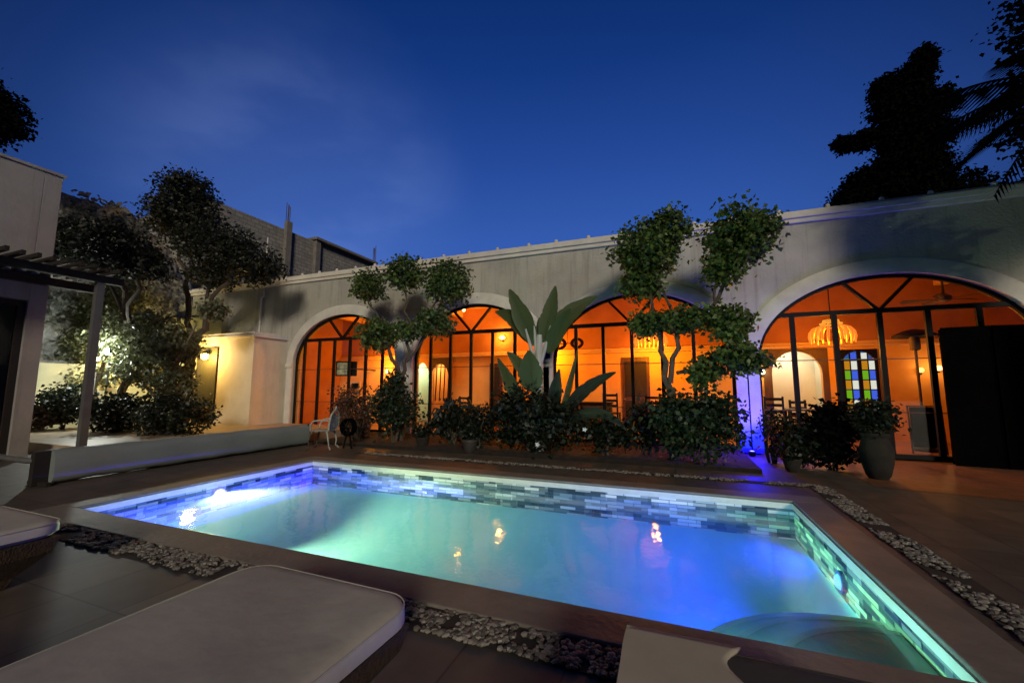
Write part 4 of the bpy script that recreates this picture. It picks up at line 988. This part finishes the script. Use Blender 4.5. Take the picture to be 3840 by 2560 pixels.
# ================================================================== POOLSIDE OBJECTS
# rolled pool cover
c = thing('pool_cover_roller', 'long grey pool cover rolled up on low stands beside the pool', 'pool cover roller', (-9.2,6.0,0))
g = MB(); rows = []
for i in range(46):
    y = 3.55+4.85*i/45; row = []
    hh = .255+.006*math.sin(i*.9)+.004*math.sin(i*2.3); ww = .17+.008*math.sin(i*.6)
    for k in range(28):
        a = 2*math.pi*k/28; ca, sa = math.cos(a), math.sin(a)
        row.append((-9.22+ww*math.copysign(abs(ca)**.55, ca)*(1.12-.12*sa) , y, .255+hh*math.copysign(abs(sa)**.62, sa)))
    rows.append(row)
for i in range(45):
    for k in range(28): g.quad(rows[i][k], rows[i+1][k], rows[i+1][(k+1)%28], rows[i][(k+1)%28])
g.add(rows[0], [tuple(range(28))]); g.add(rows[-1], [tuple(range(27,-1,-1))])
g.build('cover_roll', M['cover'], c, smooth=True)
for y in (3.47,8.46):
    g = MB(); g.bar((-9.22,y,.50),(-9.22,y,-.02),.10,.22); g.bar((-9.5,y,.01),(-8.95,y,.01),.07,.06); g.build('stand', M['dark_wood'], c, bevel=.01)
g = MB(); g.tube([(-9.22,3.42,.36),(-9.3,3.34,.37),(-10.9,3.34,.37)], .045, 10); g.build('handle_bar', M['grey_metal'], c, smooth=True)

# white iron chair with the hose reel beside it
c = thing('garden_chair', 'ornate white cast iron chair with curved legs at the far end of the rolled cover', 'chair', (-8.2,8.0,0))
K = Matrix.Translation((-8.15,8.0,-.022)) @ Matrix.Rotation(R(-68),4,'Z')
def kb(mb, name, m, sm=True):
    mb.v = [tuple(K @ Vector(v)) for v in mb.v]; return mb.build(name, m, c, smooth=sm)
kb(MB().lathe([(.0,.0),(.25,.0),(.27,.015),(.25,.03),(.0,.03)], (0,0,.44), 24), 'seat', M['white_iron'])
g = MB()
prof = [(-.26,.0),(-.27,.18),(-.24,.34),(-.14,.44),(-.05,.48),(0,.56),(.05,.48),(.14,.44),(.24,.34),(.27,.18),(.26,0)]
g.tube([(x,.24+z*.1,.47+z) for x,z in prof], .022, 7)
for k in range(7):
    x = -.2+k*.0667; hgt = .30+.14*(1-abs(x)/.2)
    g.tube([(x*.7,.24,.47),(x*1.1+.02,.25,.47+hgt*.5),(x*.8,.27,.47+hgt)], .014, 5)
for q in range(6):
    a0 = q*1.05; g.tube([(.10*math.cos(a0)+.085*math.cos(t*math.pi/5), .255, .66+.09*math.sin(a0)+.07*math.sin(t*math.pi/5)) for t in range(11)], .012, 5, cap=False)
kb(g, 'backrest', M['white_iron'])
g = MB()
for s in (-1,1): g.tube([(s*.25,.22,.70),(s*.31,.05,.72),(s*.31,-.12,.70),(s*.28,-.20,.60),(s*.24,-.2,.46)], .02, 7)
kb(g, 'armrest', M['white_iron'])
for sx in (-1,1):
    for sy in (-1,1):
        kb(MB().tube([(sx*.17,sy*.16,.45),(sx*.23,sy*.21,.36),(sx*.24,sy*.24,.2),(sx*.19,sy*.24,.08),(sx*.25,sy*.30,.012)], [.028,.024,.018,.015,.022], 7), 'leg', M['rust_iron'] if sy<0 else M['white_iron'])
c = thing('hose_reel', 'dark round hose reel standing by the white iron chair', 'hose reel', (-7.65,8.3,0))
for q in range(3): 
    MB().tube([(-7.62+.19*math.cos(a*math.pi/12), 8.28+.05*(q-1), .50+.19*math.sin(a*math.pi/12)) for a in range(25)], .032, 7, cap=False).build('hose', M['black'], c, smooth=True)
g = MB()
for a in range(6): g.bar((-7.62,8.2,.5),(-7.62+.19*math.cos(a*1.05),8.2,.5+.19*math.sin(a*1.05)),.018)
g.build('spokes', M['steel'], c)
g = MB(); g.bar((-7.75,8.28,-.02),(-7.62,8.28,.5),.03); g.bar((-7.49,8.28,-.02),(-7.62,8.28,.5),.03); g.build('stand', M['steel'], c)
c = thing('milk_churn', 'brown rusty metal churn standing behind the white iron chair', 'churn', (-8.5,9.6,0))
MB().lathe([(.15,-.02),(.17,.05),(.17,.62),(.10,.78),(.10,.86),(.14,.92),(.13,.95)], (-8.35,9.7,0), 22).build('body', M['wicker'], c, smooth=True)

# loungers
def cushion(mb, x0, x1, y0, y1, z0, z1, r=.09, rc=.16, n=8, wav=.0):
    """soft rectangular pad with rounded plan corners and rounded rim"""
    def outline(inset):
        out = []; rr = max(.02, rc-inset)
        for (cx_, cy_, a0) in ((x1-rc,y1-rc,0),(x0+rc,y1-rc,90),(x0+rc,y0+rc,180),(x1-rc,y0+rc,270)):
            for k in range(n+1):
                a = R(a0+90*k/n); out.append((cx_+rr*math.cos(a), cy_+rr*math.sin(a)))
        return out
    levels = [(r*.8,z0),(0,z0+r*.6),(0,z1-r*.8),(r*.25,z1-r*.3),(r*.8,z1-r*.04),(r*1.6,z1)]
    L = [[(x,y,z+wav*noise.noise(Vector((x*3,y*3,1)))) for x,y in outline(i)] for i,z in levels]
    m = len(L[0]); vs = [v for l in L for v in l]; fs = []
    for j in range(len(L)-1):
        for k in range(m): fs.append((j*m+k, j*m+(k+1)%m, (j+1)*m+(k+1)%m, (j+1)*m+k))
    fs.append(tuple((len(L)-1)*m+k for k in range(m))); fs.append(tuple(range(m-1,-1,-1)))
    mb.add(vs, fs)
def lounger(label, x, ytip, rot, wdt, padm, ln=2.0, h=.335, towel=False):
    c = thing('sun_lounger', label, 'sun lounger', (x,ytip,0), 'loungers on the near side of the pool')
    T = Matrix.Translation((x,ytip,0)) @ Matrix.Rotation(R(rot),4,'Z')
    def b(mb, name, m, sm=False, par=c):
        mb.v = [tuple(T @ Vector(v)) for v in mb.v]; return mb.build(name, m, par, smooth=sm)
    w2 = wdt/2
    base = MB(); n=18; rows = []
    for i in range(n+1):
        q = i/n; hh = h; z0 = .0 if q > .5 else 0
        yy = -ln*q; inn = .10*(1-math.cos(min(1,(1-q)*8)*0))
        rows.append((yy,))
    # curved rattan body: narrow waist below, flaring up to the pad
    lev = [(.20,-.02),(.17,.06),(.10,.14),(.03,.22),(-.0,h)]
    L = [[(-w2+i_,-i_),(w2-i_,-i_),(w2-i_,-ln+i_),(-w2+i_,-ln+i_)] for i_,_ in lev]
    vs = []; fs = []
    for (i_, z), q in zip(lev, L): vs += [(x_,y_,z) for x_,y_ in q]
    for j in range(len(lev)-1):
        for k in range(4): fs.append((j*4+k, j*4+(k+1)%4, (j+1)*4+(k+1)%4, (j+1)*4+k))
    fs.append((16,17,18,19)); base.add(vs, fs)
    b(base, 'frame', M['wicker'])
    pad = MB(); cushion(pad, -w2-.03, w2+.03, -ln*.995, .03, h+.004, h+.125, .055, .17)
    po = b(pad, 'mattress', padm, True)
    x0, x1, y0, y1, rc = -w2-.03, w2+.03, -ln*.995, .03, .17
    for zt, ins in ((h+.108, .004),):
        out = []
        for (cx_, cy_, a0) in ((x1-rc,y1-rc,0),(x0+rc,y1-rc,90),(x0+rc,y0+rc,180),(x1-rc,y0+rc,270)):
            for k in range(9): a = R(a0+11.25*k); out.append((cx_+(rc-ins)*math.cos(a), cy_+(rc-ins)*math.sin(a), zt))
        pp = MB().tube(out+[out[0]], .0035, 6, cap=False); pp.v = [tuple(T @ Vector(v)) for v in pp.v]; pp.build('piping', padm, po, smooth=True)
    return c, T, b
lounger('broad lounger with a cream mattress and rounded corners in the centre foreground', -1.81, 1.86, -1, 1.10, M['cushion'])
lounger('lounger at the picture edge with its cream mattress end towards the pool', -5.12, 1.87, 0, 1.15, M['cushion'])
c, T, b = lounger('dark lounger half covered by a cream towel near the curved pool steps', .42, 1.94, 0, 1.24, M['dark_cushion'])
tm = MB(); n = 60; rows = []
for i in range(n+1):
    v = -1.9*i/n; row = []
    xr = -.22 + .05*math.sin(v*9) + .02*math.sin(v*21+1) - .14*v
    for j in range(19):
        uu = -.67 + (xr+.67)*j/18
        z = .467 + .004*noise.noise(Vector((uu*1.5,v*1.5,2)))
        if uu < -.655: z -= .26
        row.append((uu, .04+v, z))
    rows.append(row)
for i in range(n):
    for j in range(18): tm.quad(rows[i][j], rows[i][j+1], rows[i+1][j+1], rows[i+1][j])
tm.v = [tuple(T @ Vector(v)) for v in tm.v]
tw = tm.build('beach_towel', M['towel'], smooth=True); tag(tw, 'cream towel with a ragged side laid over the dark lounger', 'towel')
sol = tw.modifiers.new('thick', 'SOLIDIFY'); sol.thickness = .012; sol.offset = 1

# ---------------------------------------------------------------- garden flood lamps
c = thing('flood_lamp', 'white garden flood lamp shining through the lit olive tree', 'garden light', (-16.9,7.6,0))
MB().tube([(-16.9,7.62,0),(-16.9,7.62,2.6)], .025, 8).build('pole', M['galv'], c)
MB().box(-16.99,-16.81,7.56,7.64,2.55,2.72).build('housing', M['steel'], c)
MB().blob((-16.9,7.53,2.64),.10,.05,.10,14,10).build('lens', glow('flood_glow', (.85,.95,1), 60), c, smooth=True)
lamp('POINT', 'lamp_light', (-16.9,7.40,2.63), 300, (.88,.95,.86), c, .06)
c = thing('flood_lamp', 'smaller warm garden lamp glowing beside the grey pergola post', 'garden light', (-18.98,8.2,0))
MB().tube([(-18.98,8.22,0),(-18.98,8.22,2.4)], .02, 8).build('pole', M['galv'], c)
MB().lathe([(.05,0),(.09,.04),(.09,.16),(.04,.2)], (-18.98,8.2,2.41), 12).build('lamp_glass', glow('flood_glow_warm', (1,.88,.55), 20), c, smooth=True)
lamp('POINT', 'lamp_light', (-19.2,8.6,2.8), 380, (1.0,.86,.36), c, .06)

# unseen parasol-shaped blockers added behind the camera to shade the near loungers
for (x, y, h, r, lab) in ((-.10,-1.95,2.0,.13,'added parasol-shaped shadow blocker behind the central lounger, nearer the house side'), (-.75,-2.05,1.85,.20,'added parasol-shaped shadow blocker behind the central lounger, the thicker one'), (-1.75,-2.1,1.9,.30,'added bulky parasol-shaped shadow blocker behind the lounger at the picture edge')):
    c = thing('parasol_blocker', lab, 'shadow blocker', (x,y,0), 'added shadow blockers behind the loungers')
    MB().tube([(x,y,0),(x,y,h)], .025, 10).build('pole', M['grey_metal'], c, smooth=True)
    MB().lathe([(r*.55,h-1.35),(r,h-1.2),(r*.9,h-.8),(r*.55,h-.3),(.03,h)], (x,y,0), 14).build('canopy', M['cushion'], c, smooth=True)
    MB().lathe([(.26,-.02),(.26,.05),(.05,.09)], (x,y,0), 20).build('base', M['concrete'], c)
